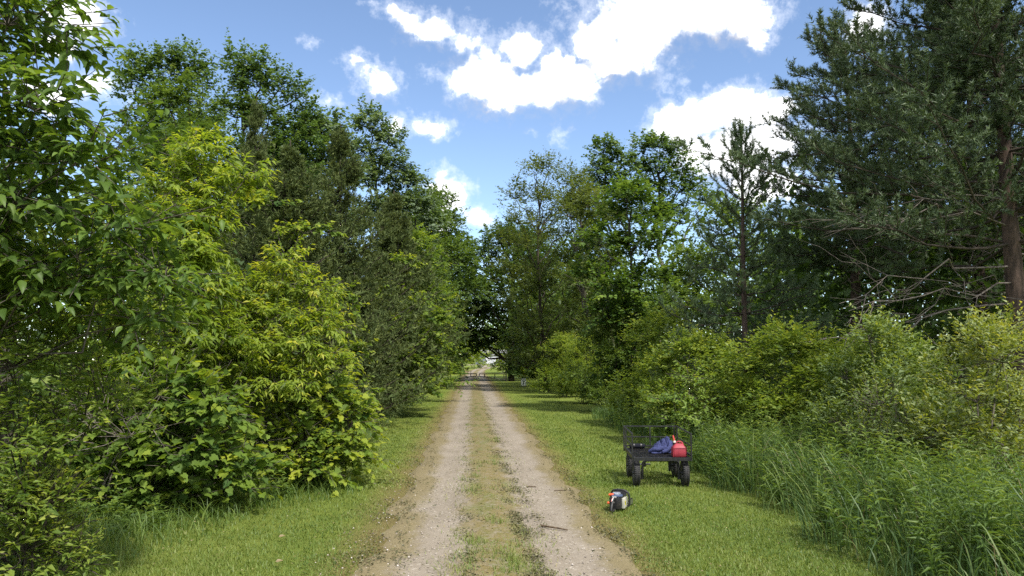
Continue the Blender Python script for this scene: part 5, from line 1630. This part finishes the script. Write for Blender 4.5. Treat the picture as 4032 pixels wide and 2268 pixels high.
S1 = shrub('broad dogwood shrub with pale clusters straight behind the cart', (4.45, 15.0, 0), 2.0, 1.25, 'dogwood', 106)
S2 = shrub('tall rounded dogwood beyond the cart, left of the young pine trunk', (4.75, 18.8, 0), 2.75, 1.35, 'dogwood', 105)
S3 = shrub('dark green shrub at the foot of the young maple', (4.35, 24.2, 0), 3.1, 1.4, 'mid', 103)
for src, lab, loc, rz, a, b in (
        (S1, 'dogwood shrub right of the cart below the young pine', (5.5, 13.2, 0), .5, 1.1, 1.03),
        (S3, 'darker shrub in the gap between the dogwoods and the pale willow', (6.4, 11.6, 0), -.4, .85, .66),
        (S1, 'dogwood shrub half hidden between the young pine and the big pine trunk', (7.6, 14.6, 0), -.5, 1.2, .95),
        (S2, 'rounded green shrub on the right verge behind the speed sign post', (3.95, 33.5, 0), .6, 1.0, .95),
        (S3, 'taller shrub on the right verge between the sign and the gate', (5.0, 39.5, 0), .3, 1.15, 1.15),
        (S2, 'lighter shrub left of the maple along the right verge', (4.2, 28.6, 0), -.6, .9, .85),
        (S3, 'shaded shrub on the right verge close to the ivy covered trunk', (4.4, 47, 0), -.3, 1.2, 1.1)):
    copy_plant(src, lab, loc, rz, a, b)
plant('elder_sapling', 'bright yellow green sapling with drooping leaflets just behind the cart', 'sapling', (3.75, 13.4, 0), 1.5, .5, 'maple', lobes=[(.05, 0, 1.25, .22, .25, .25), (-.3, -.05, .95, .3, .25, .18), (.3, -.05, .9, .3, .25, .2), (-.1, -.1, .6, .4, .3, .2)], clusters=110, m=9, leaf=(.095, .042), tmpl='lance', twig=.26, droop=.45, tint=(.55, .35, .3), seed=110, trunk_r=.014)
plant('willow_shrub', 'pale upright willow shrub, left of the two beside the tall grass', 'shrub', (5.45, 10.1, 0), 2.05, .85, 'olive', base=.25, prof='bush', nl=14, clusters=900, m=11, leaf=(.080, .032), tmpl='lance', twig=.26, seed=111, twigs=False, trunk_r=.018, stems=10, tint=(.12, .45, .5), updir=.9, droop=0, tipgrow=.4, size=.34)
plant('willow_shrub', 'yellow tinged willow shrub at the right edge above the tall grass', 'shrub', (6.0, 8.7, 0), 2.05, .95, 'willow', base=.25, prof='bush', nl=15, clusters=950, m=11, leaf=(.082, .033), tmpl='lance', twig=.26, seed=112, twigs=False, trunk_r=.018, stems=11, tint=(.15, .5, .45), updir=.9, droop=0, tipgrow=.4, size=.36)
plant('willow_shrub', 'low olive willow sprouting from the tall grass between the two pale willows', 'shrub', (4.95, 9.2, 0), 1.25, .55, 'olive', base=.15, prof='bush', nl=8, clusters=300, m=10, leaf=(.07, .024), tmpl='lance', twig=.22, seed=113, trunk_r=.012, stems=6, tint=(.12, .45, .5), updir=.9, droop=0)


# ------------------------------------------------------------------ woods that close the view behind the rows
def woods(name, areas, mat, seed):
    """a mass of understory and crowns reaching down to the ground"""
    rng = np.random.default_rng(seed)
    P, SZ = [], []
    for x0, x1, y0, y1, h, m, size, nb in areas:
        cx, cy = rng.uniform(x0, x1, nb), rng.uniform(y0, y1, nb)
        r, hh = rng.uniform(1.5, 2.6, nb) * (1 + size), h * rng.uniform(.6, 1.05, nb)
        j = rng.integers(0, nb, m)
        a = rng.uniform(0, 6.283, m)
        z = rng.random(m)
        rad = r[j] * np.sqrt(np.clip(1.02 - z ** 2.5, 0, 1)) * (.6 + .4 * rng.random(m)) * (1 + .25 * np.sin(a * 3 + j) * np.sin(z * 9 + j))
        P.append(np.stack([cx[j] + np.cos(a) * rad, cy[j] + np.sin(a) * rad, hh[j] * z + rng.normal(size=m) * .2], 1))
        SZ.append(size * rng.uniform(.6, 1.3, m))
    P, sz = np.concatenate(P), np.concatenate(SZ)
    k = P[:, 2] > .1
    P, sz = P[k], sz[k]
    m = len(P)
    V, F, T = place_leaves('rhomb', P, sphere(rng, m) * .8 + np.array([0, 0, -.2]), np.array([0, 0, 1.]) + rng.normal(size=(m, 3)) * .6, sz, sz * .65, np.clip(.1 + .45 * rng.random(m), 0, 1))
    tag(link(name, tri_mesh(name, V, F, M[mat], T), None, 'stuff'), None)


woods('woodland', [(-13, -7, 13, 30, 7.5, 7000, .28, 18), (-11, -5.5, 30, 66, 8.5, 8000, .38, 22), (8.5, 14, 28, 66, 8, 15000, .30, 28), (13, 34, 27, 50, 10, 11000, .46, 28),
                   (5.6, 10.5, 44, 62, 10.5, 9000, .34, 11), (-14, -6.5, 75, 130, 11, 5000, .6, 20), (8, 16, 72, 130, 11, 4000, .6, 18), (-60, 60, 255, 290, 17, 8000, 1.6, 34), (-9, -4, 78, 118, 6, 5000, .4, 10)], 'mid', 121)
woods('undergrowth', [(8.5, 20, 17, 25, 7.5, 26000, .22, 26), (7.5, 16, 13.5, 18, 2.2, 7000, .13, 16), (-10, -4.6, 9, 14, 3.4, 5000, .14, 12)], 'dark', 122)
